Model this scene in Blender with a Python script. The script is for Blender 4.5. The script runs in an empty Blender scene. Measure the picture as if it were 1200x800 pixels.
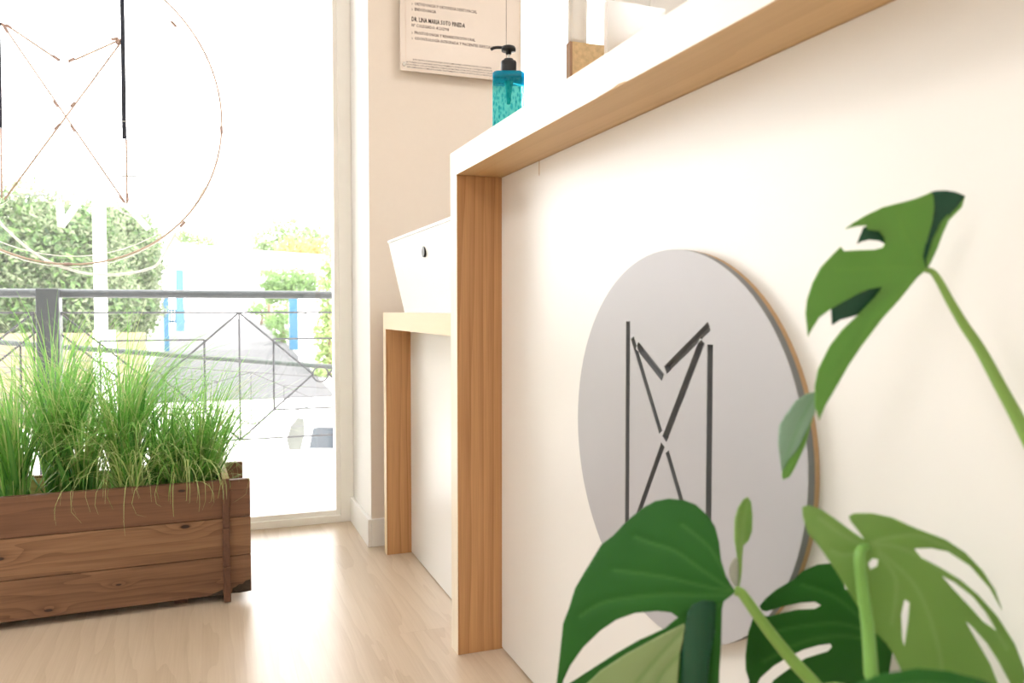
import bpy, bmesh, math, random
from mathutils import Vector, Matrix, noise as mnoise
from mathutils.geometry import delaunay_2d_cdt
R = math.radians
S = bpy.context.scene
COL = S.collection

# ---------------------------------------------------------------- camera
FPX, EYE = 942.0, 0.75
YAW, PITCH = math.atan(355 / FPX), math.atan(37 / FPX)
cam_d = bpy.data.cameras.new('camera'); cam = bpy.data.objects.new('camera', cam_d); COL.objects.link(cam)
cam_d.sensor_width = 36; cam_d.lens = FPX / 1200 * 36; cam_d.clip_start = .05; cam_d.clip_end = 400
cam.location = (0, 0, EYE); cam.rotation_euler = (R(90) - PITCH, 0, -YAW)
cam_d.dof.use_dof = True; cam_d.dof.focus_distance = 2.0; cam_d.dof.aperture_fstop = 6.3
S.camera = cam

# ---------------------------------------------------------------- world, sun, lights, exposure
wd = bpy.data.worlds.new('sky'); S.world = wd; wd.use_nodes = True
bg = wd.node_tree.nodes['Background']; bg.inputs[0].default_value = (1.0, 0.995, 0.985, 1); bg.inputs[1].default_value = 4.0
sd = bpy.data.lights.new('sun', 'SUN'); sd.energy = 2.6; sd.angle = R(1.5); sd.color = (1, .95, .86)
sun = bpy.data.objects.new('sun', sd); COL.objects.link(sun)
sun.rotation_euler = Vector((-.18, .42, -1)).to_track_quat('-Z', 'Y').to_euler()
def area(name, loc, rot, sx, sy, e, col=(1, .96, .9)):
    d = bpy.data.lights.new(name, 'AREA'); d.shape = 'RECTANGLE'; d.size = sx; d.size_y = sy; d.energy = e; d.color = col
    o = bpy.data.objects.new(name, d); COL.objects.link(o); o.location = loc; o.rotation_euler = rot
    return o
def portal(name, loc, rot, sx, sy):
    o = area(name, loc, rot, sx, sy, 1); o.data.cycles.is_portal = True
portal('window_portal', (-1.3, 2.95, 1.35), (R(-90), 0, 0), 3.5, 2.6)
portal('window_portal', (1.25, 2.95, 1.35), (R(-90), 0, 0), .5, 2.6)
S.view_settings.view_transform = 'Standard'; S.view_settings.look = 'None'
S.view_settings.gamma = 1; S.view_settings.exposure = 1.0
S.cycles.use_denoising = True; S.cycles.max_bounces = 8; S.cycles.transparent_max_bounces = 24
S.cycles.diffuse_bounces = 5; S.cycles.sample_clamp_indirect = 6

# ---------------------------------------------------------------- measuring helpers (rays of the survey camera)
_f0 = Vector((math.sin(YAW), math.cos(YAW), 0)); RT = Vector((math.cos(YAW), -math.sin(YAW), 0))
FW = _f0 * math.cos(PITCH) + Vector((0, 0, -math.sin(PITCH))); UP = RT.cross(FW)
OO = Vector((0, 0, EYE))
def ray(u, v): return FW + RT * ((u - 600) / FPX) - UP * ((v - 400) / FPX)
def onX(u, v, x): r = ray(u, v); return OO + r * (x / r.x)
def onY(u, v, y): r = ray(u, v); return OO + r * (y / r.y)
def onZ(u, v, z=0): r = ray(u, v); return OO + r * ((z - EYE) / r.z)
def onD(u, v, d): return OO + ray(u, v) * d

# ---------------------------------------------------------------- materials
def nt(name):
    m = bpy.data.materials.new(name); m.use_nodes = True
    return m, m.node_tree.nodes, m.node_tree.links, m.node_tree.nodes['Principled BSDF']
def setp(b, **k):
    for a, v in k.items():
        a = {'spec': 'Specular IOR Level', 'coat': 'Coat Weight', 'coatr': 'Coat Roughness', 'trans': 'Transmission Weight', 'rough': 'Roughness', 'metal': 'Metallic', 'col': 'Base Color', 'ior': 'IOR', 'alpha': 'Alpha', 'emit': 'Emission Color', 'emits': 'Emission Strength', 'sub': 'Subsurface Weight'}[a]
        b.inputs[a].default_value = (*v, 1) if isinstance(v, tuple) and len(v) == 3 else v
def plain(name, col, rough=.5, var=.04, scale=30, bump=0, **k):
    m, n, l, b = nt(name); setp(b, col=col, rough=rough, **k)
    tc = n.new('ShaderNodeTexCoord'); no = n.new('ShaderNodeTexNoise'); no.inputs['Scale'].default_value = scale; no.inputs['Detail'].default_value = 4
    l.new(tc.outputs['Object'], no.inputs['Vector'])
    mx = n.new('ShaderNodeMix'); mx.data_type = 'RGBA'
    mx.inputs[6].default_value = (*[c * (1 - var) for c in col], 1); mx.inputs[7].default_value = (*[min(1, c * (1 + var)) for c in col], 1)
    l.new(no.outputs['Fac'], mx.inputs[0]); l.new(mx.outputs[2], b.inputs['Base Color'])
    if bump:
        bp = n.new('ShaderNodeBump'); bp.inputs['Strength'].default_value = bump; bp.inputs['Distance'].default_value = .002
        l.new(no.outputs['Fac'], bp.inputs['Height']); l.new(bp.outputs[0], b.inputs['Normal'])
    return m
def wood(name, dark, light, axis='X', ring=28, fine=300, rough=.5, contrast=1., knots=(), stretch=.08, distort=.05, rnd=False, coat=0., spec=.5, bump=.25, tone=.0):
    """grain runs along `axis`; rings are bands of a warped cross-grain coordinate"""
    m, n, l, b = nt(name); setp(b, rough=rough, coat=coat, spec=spec)
    tc = n.new('ShaderNodeTexCoord'); vec = tc.outputs['Object']
    if rnd:
        oi = n.new('ShaderNodeObjectInfo'); cx = n.new('ShaderNodeVectorMath'); cx.operation = 'SCALE'; cx.inputs[0].default_value = (3.7, 5.3, 4.1)
        l.new(oi.outputs['Random'], cx.inputs['Scale']); ad = n.new('ShaderNodeVectorMath'); ad.operation = 'ADD'
        l.new(vec, ad.inputs[0]); l.new(cx.outputs[0], ad.inputs[1]); vec = ad.outputs[0]
    sc = {'X': (stretch, 1, 1), 'Y': (1, stretch, 1), 'Z': (1, 1, stretch)}[axis]
    mp = n.new('ShaderNodeMapping'); mp.inputs['Scale'].default_value = sc; l.new(vec, mp.inputs[0])
    n1 = n.new('ShaderNodeTexNoise'); n1.inputs['Scale'].default_value = 9; n1.inputs['Detail'].default_value = 3; l.new(mp.outputs[0], n1.inputs['Vector'])
    sep = n.new('ShaderNodeSeparateXYZ'); l.new(vec, sep.inputs[0])
    cross = {'X': ('Z', 'Y'), 'Y': ('X', 'Z'), 'Z': ('X', 'Y')}[axis]
    def M(op, a, c=None):
        q = n.new('ShaderNodeMath'); q.operation = op
        for i, t in enumerate((a, c)):
            if t is None: continue
            if isinstance(t, (int, float)): q.inputs[i].default_value = t
            else: l.new(t, q.inputs[i])
        return q.outputs[0]
    s = M('ADD', sep.outputs[cross[0]], M('MULTIPLY', sep.outputs[cross[1]], .6))
    s = M('ADD', s, M('MULTIPLY', n1.outputs['Fac'], distort * 4))
    kd = None
    for (k, r) in knots:
        mk = n.new('ShaderNodeMapping'); mk.vector_type = 'POINT'
        sk = {'X': (.38, 1, 1), 'Y': (1, .38, 1), 'Z': (1, 1, .38)}[axis]
        mk.inputs['Location'].default_value = [-a * c for a, c in zip(k, sk)]; mk.inputs['Scale'].default_value = sk
        l.new(tc.outputs['Object'], mk.inputs[0])
        ln = n.new('ShaderNodeVectorMath'); ln.operation = 'LENGTH'; l.new(mk.outputs[0], ln.inputs[0])
        g = M('POWER', 2.718, M('MULTIPLY', M('POWER', M('DIVIDE', ln.outputs['Value'], r * 2.4), 2), -1))
        s = M('ADD', s, M('MULTIPLY', g, .06))
        g2 = M('POWER', 2.718, M('MULTIPLY', M('POWER', M('DIVIDE', ln.outputs['Value'], r * .55), 4), -1))
        kd = g2 if kd is None else M('ADD', kd, g2)
    w = M('FRACT', M('MULTIPLY', s, ring))
    w = M('POWER', w, 2.2)
    mp2 = n.new('ShaderNodeMapping'); mp2.inputs['Scale'].default_value = tuple(c if c == 1 else .02 for c in sc); l.new(vec, mp2.inputs[0])
    n2 = n.new('ShaderNodeTexNoise'); n2.inputs['Scale'].default_value = fine; n2.inputs['Detail'].default_value = 3; l.new(mp2.outputs[0], n2.inputs['Vector'])
    n3 = n.new('ShaderNodeTexNoise'); n3.inputs['Scale'].default_value = 5; l.new(mp.outputs[0], n3.inputs['Vector'])
    f = M('ADD', M('MULTIPLY', w, .45 * contrast), M('MULTIPLY', M('SUBTRACT', n2.outputs['Fac'], .5), .9 * contrast))
    f = M('ADD', f, M('MULTIPLY', M('SUBTRACT', n3.outputs['Fac'], .5), 1.2 * contrast))
    f = M('ADD', f, .18 + tone)
    if kd is not None: f = M('ADD', f, M('MULTIPLY', kd, 1.1))
    cr = n.new('ShaderNodeValToRGB'); cr.color_ramp.elements[0].color = (*light, 1); cr.color_ramp.elements[1].color = (*dark, 1)
    if kd is not None:
        e = cr.color_ramp.elements.new(.86); e.color = (*dark, 1)
        cr.color_ramp.elements[-1].color = (*[c * .3 for c in dark], 1)
    if rnd:
        f = M('ADD', f, M('MULTIPLY', M('SUBTRACT', oi.outputs['Random'], .5), .10))
    l.new(f, cr.inputs[0]); l.new(cr.outputs[0], b.inputs['Base Color'])
    bp = n.new('ShaderNodeBump'); bp.inputs['Strength'].default_value = bump; bp.inputs['Distance'].default_value = .0008
    bp.invert = True; l.new(f, bp.inputs['Height']); l.new(bp.outputs[0], b.inputs['Normal'])
    return m
def leafm(name, col, col2, trans=.35, rough=.38, vein=(.3, .5, .12), spec=.3):
    m, n, l, b = nt(name); setp(b, rough=rough, spec=spec)
    tc = n.new('ShaderNodeTexCoord'); no = n.new('ShaderNodeTexNoise'); no.inputs['Scale'].default_value = 14; l.new(tc.outputs['Object'], no.inputs['Vector'])
    mx = n.new('ShaderNodeMix'); mx.data_type = 'RGBA'; mx.inputs[6].default_value = (*col, 1); mx.inputs[7].default_value = (*col2, 1)
    l.new(no.outputs['Fac'], mx.inputs[0])
    at = n.new('ShaderNodeAttribute'); at.attribute_name = 'vein'
    m2 = n.new('ShaderNodeMix'); m2.data_type = 'RGBA'; m2.inputs[7].default_value = (*vein, 1); l.new(at.outputs['Fac'], m2.inputs[0]); l.new(mx.outputs[2], m2.inputs[6])
    l.new(m2.outputs[2], b.inputs['Base Color'])
    tr = n.new('ShaderNodeBsdfTranslucent'); l.new(m2.outputs[2], tr.inputs[0])
    ms = n.new('ShaderNodeMixShader'); ms.inputs[0].default_value = trans
    l.new(b.outputs[0], ms.inputs[1]); l.new(tr.outputs[0], ms.inputs[2]); l.new(ms.outputs[0], n['Material Output'].inputs[0])
    return m
def glass_pane():
    m, n, l, b = nt('window_glass'); n.remove(b)
    t = n.new('ShaderNodeBsdfTransparent'); g = n.new('ShaderNodeBsdfGlossy'); g.inputs['Roughness'].default_value = .02
    fr = n.new('ShaderNodeFresnel'); fr.inputs[0].default_value = 1.45
    m1 = n.new('ShaderNodeMixShader'); l.new(fr.outputs[0], m1.inputs[0]); l.new(t.outputs[0], m1.inputs[1]); l.new(g.outputs[0], m1.inputs[2])
    # a slight milky veil put in for the glare haze over the view
    d = n.new('ShaderNodeBsdfTranslucent'); d.inputs[0].default_value = (.95, .95, .95, 1)
    m2 = n.new('ShaderNodeMixShader'); m2.inputs[0].default_value = .012
    l.new(m1.outputs[0], m2.inputs[1]); l.new(d.outputs[0], m2.inputs[2]); l.new(m2.outputs[0], n['Material Output'].inputs[0])
    return m
def clear(name, col, mix=.85, rough=.05):
    """thin clear plastic or thin blown glass: mostly see-through, tinted, glossy"""
    m, n, l, b = nt(name); setp(b, col=col, rough=rough)
    t = n.new('ShaderNodeBsdfTransparent'); t.inputs[0].default_value = (*col, 1)
    ms = n.new('ShaderNodeMixShader'); ms.inputs[0].default_value = mix
    l.new(b.outputs[0], ms.inputs[1]); l.new(t.outputs[0], ms.inputs[2]); l.new(ms.outputs[0], n['Material Output'].inputs[0])
    return m
MAT = {}
MAT['wall'] = plain('wall_paint', (.86, .775, .69), .7, .015, 60, .05)
MAT['wall_white'] = plain('white_paint', (.88, .87, .85), .6, .01, 60, .04)
MAT['ceil'] = plain('ceiling_paint', (.88, .87, .85), .8, .01)
MAT['panel'] = plain('white_gloss_melamine', (.83, .825, .805), .34, .008, 3, 0, spec=.5)
MAT['box'] = plain('white_lacquer', (.9, .9, .89), .35, .01)
MAT['frame'] = plain('cream_aluminium', (.95, .93, .89), .35, .02)
MAT['disc'] = plain('brushed_grey_face', (.45, .45, .475), .38, .03, 8, 0, spec=.4)
MAT['disc_edge'] = plain('dark_grey_edge', (.20, .21, .22), .4, .05)
MAT['mdf'] = plain('tan_fibreboard', (.55, .36, .2), .6, .08, 200)
MAT['pine_cream'] = wood('cream_pine_edge', (.74, .56, .34), (.84, .68, .46), 'Y', 30, 200, .45, .3, bump=.05)
MAT['black'] = plain('black_plastic', (.008, .009, .012), .4, .1)
MAT['navy'] = plain('dark_navy_metal', (.02, .025, .045), .4, .1)
MAT['brown'] = plain('brown_clip', (.55, .40, .36), .5, .1)
MAT['steel'] = plain('polished_steel', (.35, .32, .28), .25, .05, metal=.9)
MAT['ink'] = plain('black_ink', (.05, .035, .035), .6, .05)
MAT['ink2'] = plain('brown_grey_ink', (.14, .09, .08), .6, .05)
MAT['acrylic'] = plain('frosted_acrylic', (.84, .75, .67), .25, .01)
MAT['rail'] = plain('grey_painted_steel', (.018, .026, .030), .45, .15, 12)
MAT['rail2'] = plain('green_grey_painted_steel', (.018, .028, .024), .45, .15, 12)
MAT['bar'] = plain('thin_steel_bar', (.035, .037, .045), .5, .1)
MAT['bar2'] = plain('faded_steel_bar', (.06, .06, .065), .5, .1)
MAT['concrete'] = plain('terrace_concrete', (.72, .70, .68), .7, .05, 20, .2)
MAT['asphalt'] = plain('pale_asphalt', (.056, .057, .061), .85, .18, 3, .4)
MAT['street'] = plain('pale_street', (.62, .60, .58), .85, .06, 3, .3)
MAT['render'] = plain('white_render', (.82, .81, .80), .8, .03, 8, .2)
MAT['earth'] = plain('pale_ochre_wall', (.19, .155, .095), .9, .12, 3, .3)
MAT['blue'] = plain('blue_gate_paint', (.015, .10, .19), .5, .08)
MAT['blue_pale'] = plain('pale_blue_gate_paint', (.045, .14, .25), .5, .08)
MAT['pole'] = plain('white_pole', (.85, .84, .82), .6, .03)
MAT['car'] = plain('white_car_paint', (.9, .9, .9), .25, .01, coat=.5)
MAT['carglass'] = plain('dark_car_glass', (.02, .03, .04), .08, .1)
MAT['cargrey'] = plain('grey_car_glass_with_reflections', (.07, .075, .065), .3, .5, 7)
MAT['trunk'] = plain('bark', (.18, .12, .08), .9, .2)
MAT['soil'] = plain('brown_potting_bark', (.10, .07, .04), .95, .4, 60, .8)
MAT['liner'] = wood('pale_inner_wood', (.38, .27, .12), (.62, .48, .26), 'X', 30, 200, .7)
MAT['cork'] = plain('cork_board', (.62, .46, .26), .85, .35, 110, .5)
MAT['corkside'] = plain('brown_box_side', (.36, .22, .14), .8, .2)
MAT['tissue'] = plain('white_gauze', (.86, .83, .78), .8, .1, 25, .5)
MAT['terracotta'] = plain('white_ceramic', (.8, .8, .78), .3, .02)
MAT['glass'] = glass_pane()
MAT['tube_white'] = leafm('white_translucent_tube', (.9, .9, .86), (.95, .95, .92), .6, .3)
MAT['tube_tan'] = leafm('tan_translucent_tube', (.78, .62, .52), (.84, .70, .60), .2, .4)
MAT['frost'] = leafm('frosted_white_acrylic', (.93, .93, .93), (.97, .97, .97), .9, .3)
MAT['bag'] = clear('clear_plastic_film', (.96, .97, .98), .88, .12)
def teal():
    m, n, l, b = nt('teal_bubbled_glass'); setp(b, col=(.03, .62, .68), rough=.04)
    tc = n.new('ShaderNodeTexCoord'); vo = n.new('ShaderNodeTexVoronoi'); vo.inputs['Scale'].default_value = 170; l.new(tc.outputs['Object'], vo.inputs['Vector'])
    mp = n.new('ShaderNodeMapping'); mp.inputs['Scale'].default_value = (1, 1, .45); l.new(tc.outputs['Object'], mp.inputs[0]); l.new(mp.outputs[0], vo.inputs['Vector'])
    cr = n.new('ShaderNodeValToRGB'); cr.color_ramp.elements[0].position = .25; cr.color_ramp.elements[0].color = (.12, .68, .80, 1); cr.color_ramp.elements[1].position = .5; cr.color_ramp.elements[1].color = (.45, .97, 1.0, 1)
    l.new(vo.outputs['Distance'], cr.inputs[0])
    t = n.new('ShaderNodeBsdfTransparent'); l.new(cr.outputs[0], t.inputs[0])
    ms = n.new('ShaderNodeMixShader'); ms.inputs[0].default_value = .85
    l.new(b.outputs[0], ms.inputs[1]); l.new(t.outputs[0], ms.inputs[2]); l.new(ms.outputs[0], n['Material Output'].inputs[0])
    return m
MAT['teal'] = teal()
MAT['teal_deep'] = clear('deep_teal_shoulder', (.01, .40, .62), .45, .05)
MAT['teal_tube'] = clear('teal_pump_tube', (.02, .5, .5), .3, .1)
MAT['floor'] = wood('oak_laminate', (.47, .35, .24), (.70, .58, .455), 'Y', 16, 260, .30, .55, stretch=.12, distort=.07, rnd=True, spec=.5, bump=.05, tone=.1)
MAT['pine_v'] = wood('amber_pine_upright', (.30, .12, .04), (.62, .34, .15), 'Z', 38, 240, .45, .9, stretch=.06, distort=.03, bump=.08)
MAT['pine_h'] = wood('amber_pine_board', (.46, .26, .10), (.68, .46, .23), 'Y', 22, 200, .45, .45, stretch=.05, distort=.04, bump=.05)
MAT['pine_edge'] = wood('lit_pine_edge', (.84, .76, .64), (.92, .86, .76), 'Y', 30, 200, .45, .3, bump=.05)  # pine paled so the edge carries the strong light from the left
MAT['pine_edge_lit_v'] = wood('lit_pine_edge_upright', (.82, .70, .54), (.92, .84, .70), 'Z', 30, 200, .45, .4, bump=.05)  # upright version, the same side light put into its pale colour
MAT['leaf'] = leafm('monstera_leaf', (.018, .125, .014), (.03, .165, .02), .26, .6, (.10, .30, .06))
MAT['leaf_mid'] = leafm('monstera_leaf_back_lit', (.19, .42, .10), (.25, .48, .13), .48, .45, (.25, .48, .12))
MAT['leaf_pale'] = leafm('monstera_leaf_underside', (.24, .42, .11), (.31, .49, .16), .5, .55, (.42, .58, .26))
MAT['leaf_dark'] = leafm('monstera_leaf_dark', (.008, .06, .03), (.02, .10, .05), .10, .3, (.05, .2, .1))
MAT['leaf_bloom'] = leafm('monstera_leaf_grey_sheen', (.24, .40, .28), (.32, .48, .36), .3, .35, (.16, .36, .14))
MAT['leaf_under'] = leafm('monstera_leaf_curled_underside', (.30, .42, .16), (.40, .52, .26), .3, .5, (.10, .28, .06))
MAT['stem'] = plain('monstera_stem', (.20, .36, .07), .45, .12, 20)
MAT['stem_pale'] = plain('monstera_pale_stem', (.18, .40, .08), .45, .1, 20)
MAT['sheath'] = leafm('monstera_sheath', (.5, .52, .46), (.6, .6, .55), .5, .5)
MAT['blade'] = leafm('grass_blade_green', (.20, .52, .09), (.32, .64, .18), .5, .45)
MAT['blade_pale'] = leafm('grass_blade_straw_green', (.58, .70, .26), (.68, .78, .40), .45, .5)
MAT['wide'] = leafm('grass_wide_leaf', (.06, .26, .05), (.11, .34, .08), .4, .4)
MAT['olive'] = leafm('grass_olive_leaf', (.19, .26, .05), (.24, .30, .07), .35, .45)
MAT['hedge'] = leafm('hedge_leaf', (.035, .085, .04), (.15, .20, .10), .4, .6, (.46, .50, .30))  # dark tone and pale vein tint put shadows and highlights into the leaves
MAT['hedge_shade'] = leafm('hedge_leaf_shade', (.025, .055, .035), (.04, .08, .045), .2, .6)  # darker inner leaves, the shade of the gaps put into colour
MAT['bush'] = leafm('bush_leaf', (.08, .17, .06), (.18, .27, .12), .5, .5)
MAT['treefar'] = leafm('grey_green_leaf', (.15, .20, .12), (.26, .31, .20), .5, .6)
MAT['redpl'] = leafm('red_yellow_leaf', (.5, .38, .16), (.5, .26, .15), .5, .6)
MAT['creeper'] = leafm('creeper_leaf', (.20, .28, .10), (.38, .46, .22), .5, .5)

# ---------------------------------------------------------------- object helpers
def link(name, bm, mat, parent=None, smooth=False, bevel=0, kind=None):
    me = bpy.data.meshes.new(name); bm.to_mesh(me); bm.free()
    o = bpy.data.objects.new(name, me); COL.objects.link(o)
    for m in (mat if isinstance(mat, (list, tuple)) else [mat]): me.materials.append(MAT[m] if isinstance(m, str) else m)
    if smooth:
        me.shade_smooth()
    if bevel:
        b = o.modifiers.new('bevel', 'BEVEL'); b.width = bevel; b.segments = 2; b.limit_method = 'ANGLE'; b.angle_limit = R(40); b.harden_normals = False
    if parent:
        o.parent = parent
        org = parent.get('_o')
        off = Vector(parent['_o']) if org is not None else Vector((0, 0, 0))
        o['_o'] = off
        me.transform(Matrix.Translation(-off))
    if kind: o['kind'] = kind
    return o
def thing(name, label, cat, loc, group=None):
    o = bpy.data.objects.new(name, None); COL.objects.link(o); o.location = loc; o.empty_display_size = .05
    o['label'] = label; o['category'] = cat; o['_o'] = Vector(loc)
    if group: o['group'] = group
    return o
def tag(o, label, cat, group=None, kind=None):
    o['label'] = label; o['category'] = cat
    if group: o['group'] = group
    if kind: o['kind'] = kind
    return o
def struct(name, bm, mat, parent=None, **k):
    o = link(name, bm, mat, parent, **k)
    if parent is None: o['kind'] = 'structure'
    return o
def box(bm, a, b):
    a, b = [min(p, q) for p, q in zip(a, b)], [max(p, q) for p, q in zip(a, b)]
    v = [bm.verts.new((x, y, z)) for x in (a[0], b[0]) for y in (a[1], b[1]) for z in (a[2], b[2])]
    for f in ((0, 1, 3, 2), (4, 6, 7, 5), (0, 4, 5, 1), (2, 3, 7, 6), (0, 2, 6, 4), (1, 5, 7, 3)):
        bm.faces.new([v[i] for i in f])
    return bm
def BX(a, b): return box(bmesh.new(), a, b)
def tube(bm, pts, rad, n=8, cap=True):
    pts = [Vector(p) for p in pts]; rads = rad if isinstance(rad, (list, tuple)) else [rad] * len(pts)
    rings = []; ref = None
    for i, p in enumerate(pts):
        t = (pts[min(i + 1, len(pts) - 1)] - pts[max(i - 1, 0)]).normalized()
        if ref is None: ref = t.orthogonal().normalized()
        ref = (ref - t * ref.dot(t)).normalized(); bi = t.cross(ref)
        rings.append([bm.verts.new(p + (ref * math.cos(2 * math.pi * k / n) + bi * math.sin(2 * math.pi * k / n)) * rads[i]) for k in range(n)])
    for a, b in zip(rings, rings[1:]):
        for k in range(n): bm.faces.new((a[k], a[(k + 1) % n], b[(k + 1) % n], b[k]))
    if cap: bm.faces.new(rings[0][::-1]); bm.faces.new(rings[-1])
    return bm
def T(pts, rad, n=8): return tube(bmesh.new(), pts, rad, n)
def lathe(bm, prof, c, n=32):
    rings = [[bm.verts.new((c[0] + r * math.cos(2 * math.pi * k / n), c[1] + r * math.sin(2 * math.pi * k / n), c[2] + z)) for k in range(n)] for r, z in prof]
    for a, b in zip(rings, rings[1:]):
        for k in range(n): bm.faces.new((a[k], a[(k + 1) % n], b[(k + 1) % n], b[k]))
    bm.faces.new(rings[0][::-1]); bm.faces.new(rings[-1])
    return bm
def smooth_path(pts, n=6):
    P = [Vector(p) for p in pts]; out = []
    for i in range(len(P) - 1):
        p0, p1, p2, p3 = P[max(i - 1, 0)], P[i], P[i + 1], P[min(i + 2, len(P) - 1)]
        for k in range(n):
            t = k / n
            out.append(.5 * ((2 * p1) + (p2 - p0) * t + (2 * p0 - 5 * p1 + 4 * p2 - p3) * t * t + (3 * p1 - p0 - 3 * p2 + p3) * t ** 3))
    out.append(P[-1]); return out

# ================================================================ SETTING
GX, GY = .475, 2.862          # inner face of the window wall
# floor with laminate boards
fl = struct('floor', BX((-3.3, -3.2, -.12), (3.3, GY + .06, -.008)), 'floor')
PW = .185
rng = random.Random(4)
plank_me = {}
x = -2.06; ci = 0
while x < .80:
    y = -0.35 + [.0, .55, .25, .8, .4][ci % 5] - 1.2
    while y < GY + .0:
        y0, y1 = max(y, -.4), min(y + 1.28, GY + .055)
        if y1 - y0 > .05:
            bm = BX((x + .0001, y0 + .0001, -.008), (x + PW - .0001, y1 - .0001, 0))
            link('plank', bm, 'floor', fl)
        y += 1.28
    x += PW; ci += 1
# underlay keeps floor level outside the planked zone
struct('trim_1', BX((-3.3, -3.2, -.008), (-2.062, GY + .055, 0)), 'floor')
struct('trim_2', BX((-2.06, -3.2, -.008), (.99, -.402, 0)), 'floor')
struct('trim_3', BX((.992, -3.2, -.008), (3.3, GY + .055, 0)), 'floor')
struct('ceiling', BX((-3.4, -3.3, 2.7), (3.4, GY + .2, 2.85)), 'ceil')
struct('wall_back', BX((-3.4, -3.3, -.1), (3.4, -3.2, 2.7)), 'wall_white')
struct('wall_right', BX((3.3, -3.2, -.1), (3.4, GY + .2, 2.7)), 'wall_white')
struct('wall_left', BX((-3.4, -3.2, -.1), (-3.3, GY + .2, 2.7)), 'wall_white')
# the pier between the window and the desk (plaque hangs on it)
struct('wall_front', BX((GX, 2.524, 0), (.985, 3.02, 2.7)), 'wall')
struct('trim_4', BX((GX - .0015, 2.5245, 0), (GX, 2.88, 2.7)), 'wall_white')      # added white sheet carrying the blown side light on the pier
struct('baseboard_pier_side', BX((GX - .014, 2.512, 0), (GX - .0016, GY - .0, .088)), 'wall_white', bevel=.002)
struct('baseboard_pier_front', BX((GX - .0016, 2.510, 0), (.985, 2.5235, .088)), 'wall_white', bevel=.002)
# window_1 : tall shop window, frame members and pane
fz = 2.58
w1 = struct('window_1', box(BX((GX - .062, GY, 0), (GX - .002, GY + .06, fz)), (GX - .048, GY - .012, .0), (GX - .002, GY, fz)), 'frame', bevel=.002)
link('window_sill', box(BX((-3.3, GY, 0), (GX - .062, GY + .06, .042)), (-3.3, GY - .014, 0), (GX - .048, GY, .026)), 'frame', w1, bevel=.002)
link('window_head', BX((-3.3, GY, fz - .06), (GX - .062, GY + .06, fz + .12)), 'frame', w1)
link('mullion', BX((-1.55, GY, .042), (-1.49, GY + .06, fz - .06)), 'frame', w1)
link('pane', BX((-1.49, GY + .028, .042), (GX - .062, GY + .034, fz - .06)), 'glass', w1)
link('pane', BX((-3.3, GY + .028, .042), (-1.55, GY + .034, fz - .06)), 'glass', w1)
w3 = struct('window_2', box(box(BX((.987, GY, 0), (1.03, GY + .06, fz)), (1.47, GY, 0), (1.51, GY + .06, fz)), (.987, GY, fz), (1.51, GY + .06, 2.7)), 'frame')
link('window_sill', BX((1.03, GY, 0), (1.47, GY + .06, .06)), 'frame', w3)
link('pane', BX((1.03, GY + .028, .06), (1.47, GY + .034, fz)), 'glass', w3)
struct('wall_front_right', BX((1.512, GY, 0), (3.3, GY + .16, 2.7)), 'wall_white')
struct('trim_8', BX((1.665, GY - .012, .09), (1.685, GY - .0005, 2.4)), 'wall_white')

# ================================================================ RECEPTION COUNTER
XF, XP = .496, .598
YP0, YP1 = 1.650, 1.697
ct = thing('reception_counter', 'high white reception counter with amber pine portal frame, grey disc on its front', 'counter', (XP, .6, 0))
link('body', BX((XP, -1.2, .004), (.86, 1.672, 1.036)), 'panel', ct)
# plinth line under the body
link('plinth', BX((XP + .006, -1.19, 0), (.85, 1.66, .0045)), 'black', ct)
# upright end board: amber faces, edge paled for the side light
link('end_board', BX((XF + .0012, YP0, 0), (.88, YP1, 1.0365)), 'pine_v', ct, bevel=.001)
link('end_board_edge', BX((XF, YP0 + .0005, .0003), (XF + .0012, YP1 - .0005, 1.0365)), 'pine_edge_lit_v', ct)
bm = bmesh.new()
box(bm, (XF + .0012, -1.25, 1.037), (1.02, YP1, 1.0885))
link('top_board', bm, 'pine_h', ct, bevel=.001)
# fascia strip with the small chips seen on its lower edge
prof = [(-1.25, 1.0372)]
for yy, d in ((.905, 0), (.915, .002), (.93, .0028), (.945, .001), (.98, .0006), (.99, 0)): prof.append((yy, 1.0372 + d))
prof.append((YP1, 1.0372))
bm = bmesh.new(); f = []
for xx in (XF, XF + .0012):
    lo = [bm.verts.new((xx, a, b)) for a, b in prof]; hi = [bm.verts.new((xx, YP1, 1.0885)), bm.verts.new((xx, -1.25, 1.0885))]
    f.append(lo + hi)
bm.faces.new(f[0]); bm.faces.new(f[1][::-1])
for i in range(len(f[0])):
    j = (i + 1) % len(f[0]); bm.faces.new((f[0][i], f[1][i], f[1][j], f[0][j]))
link('fascia', bm, 'pine_edge', ct)
bm = BX((XP - .0006, 1.437, 1.008), (XP, 1.4385, 1.037)); link('resin_drip', bm, 'mdf', ct)['label'] = 'thin brown drip below the top board'

# lower desk behind
lc = thing('side_desk', 'lower white desk with pine portal frame between the tall counter and the window pier', 'desk', (.577, 2.1, 0))
DX, DF = .577, .500
link('panel', BX((DX, YP1 + .001, .003), (.60, 2.413, .6915)), 'panel', lc)
link('end_board', BX((DF + .001, 2.413, 0), (.85, 2.448, .6915)), 'pine_v', lc, bevel=.001)
link('end_board_edge', BX((DF, 2.4135, .0003), (DF + .001, 2.4475, .6915)), 'pine_cream', lc)
link('top_board', BX((DF + .001, YP1 + .001, .692), (1.25, 2.448, .742)), 'pine_edge', lc, bevel=.001)
link('top_board_edge', BX((DF, YP1 + .001, .6923), (DF + .001, 2.4478, .7417)), 'pine_cream', lc)

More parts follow.
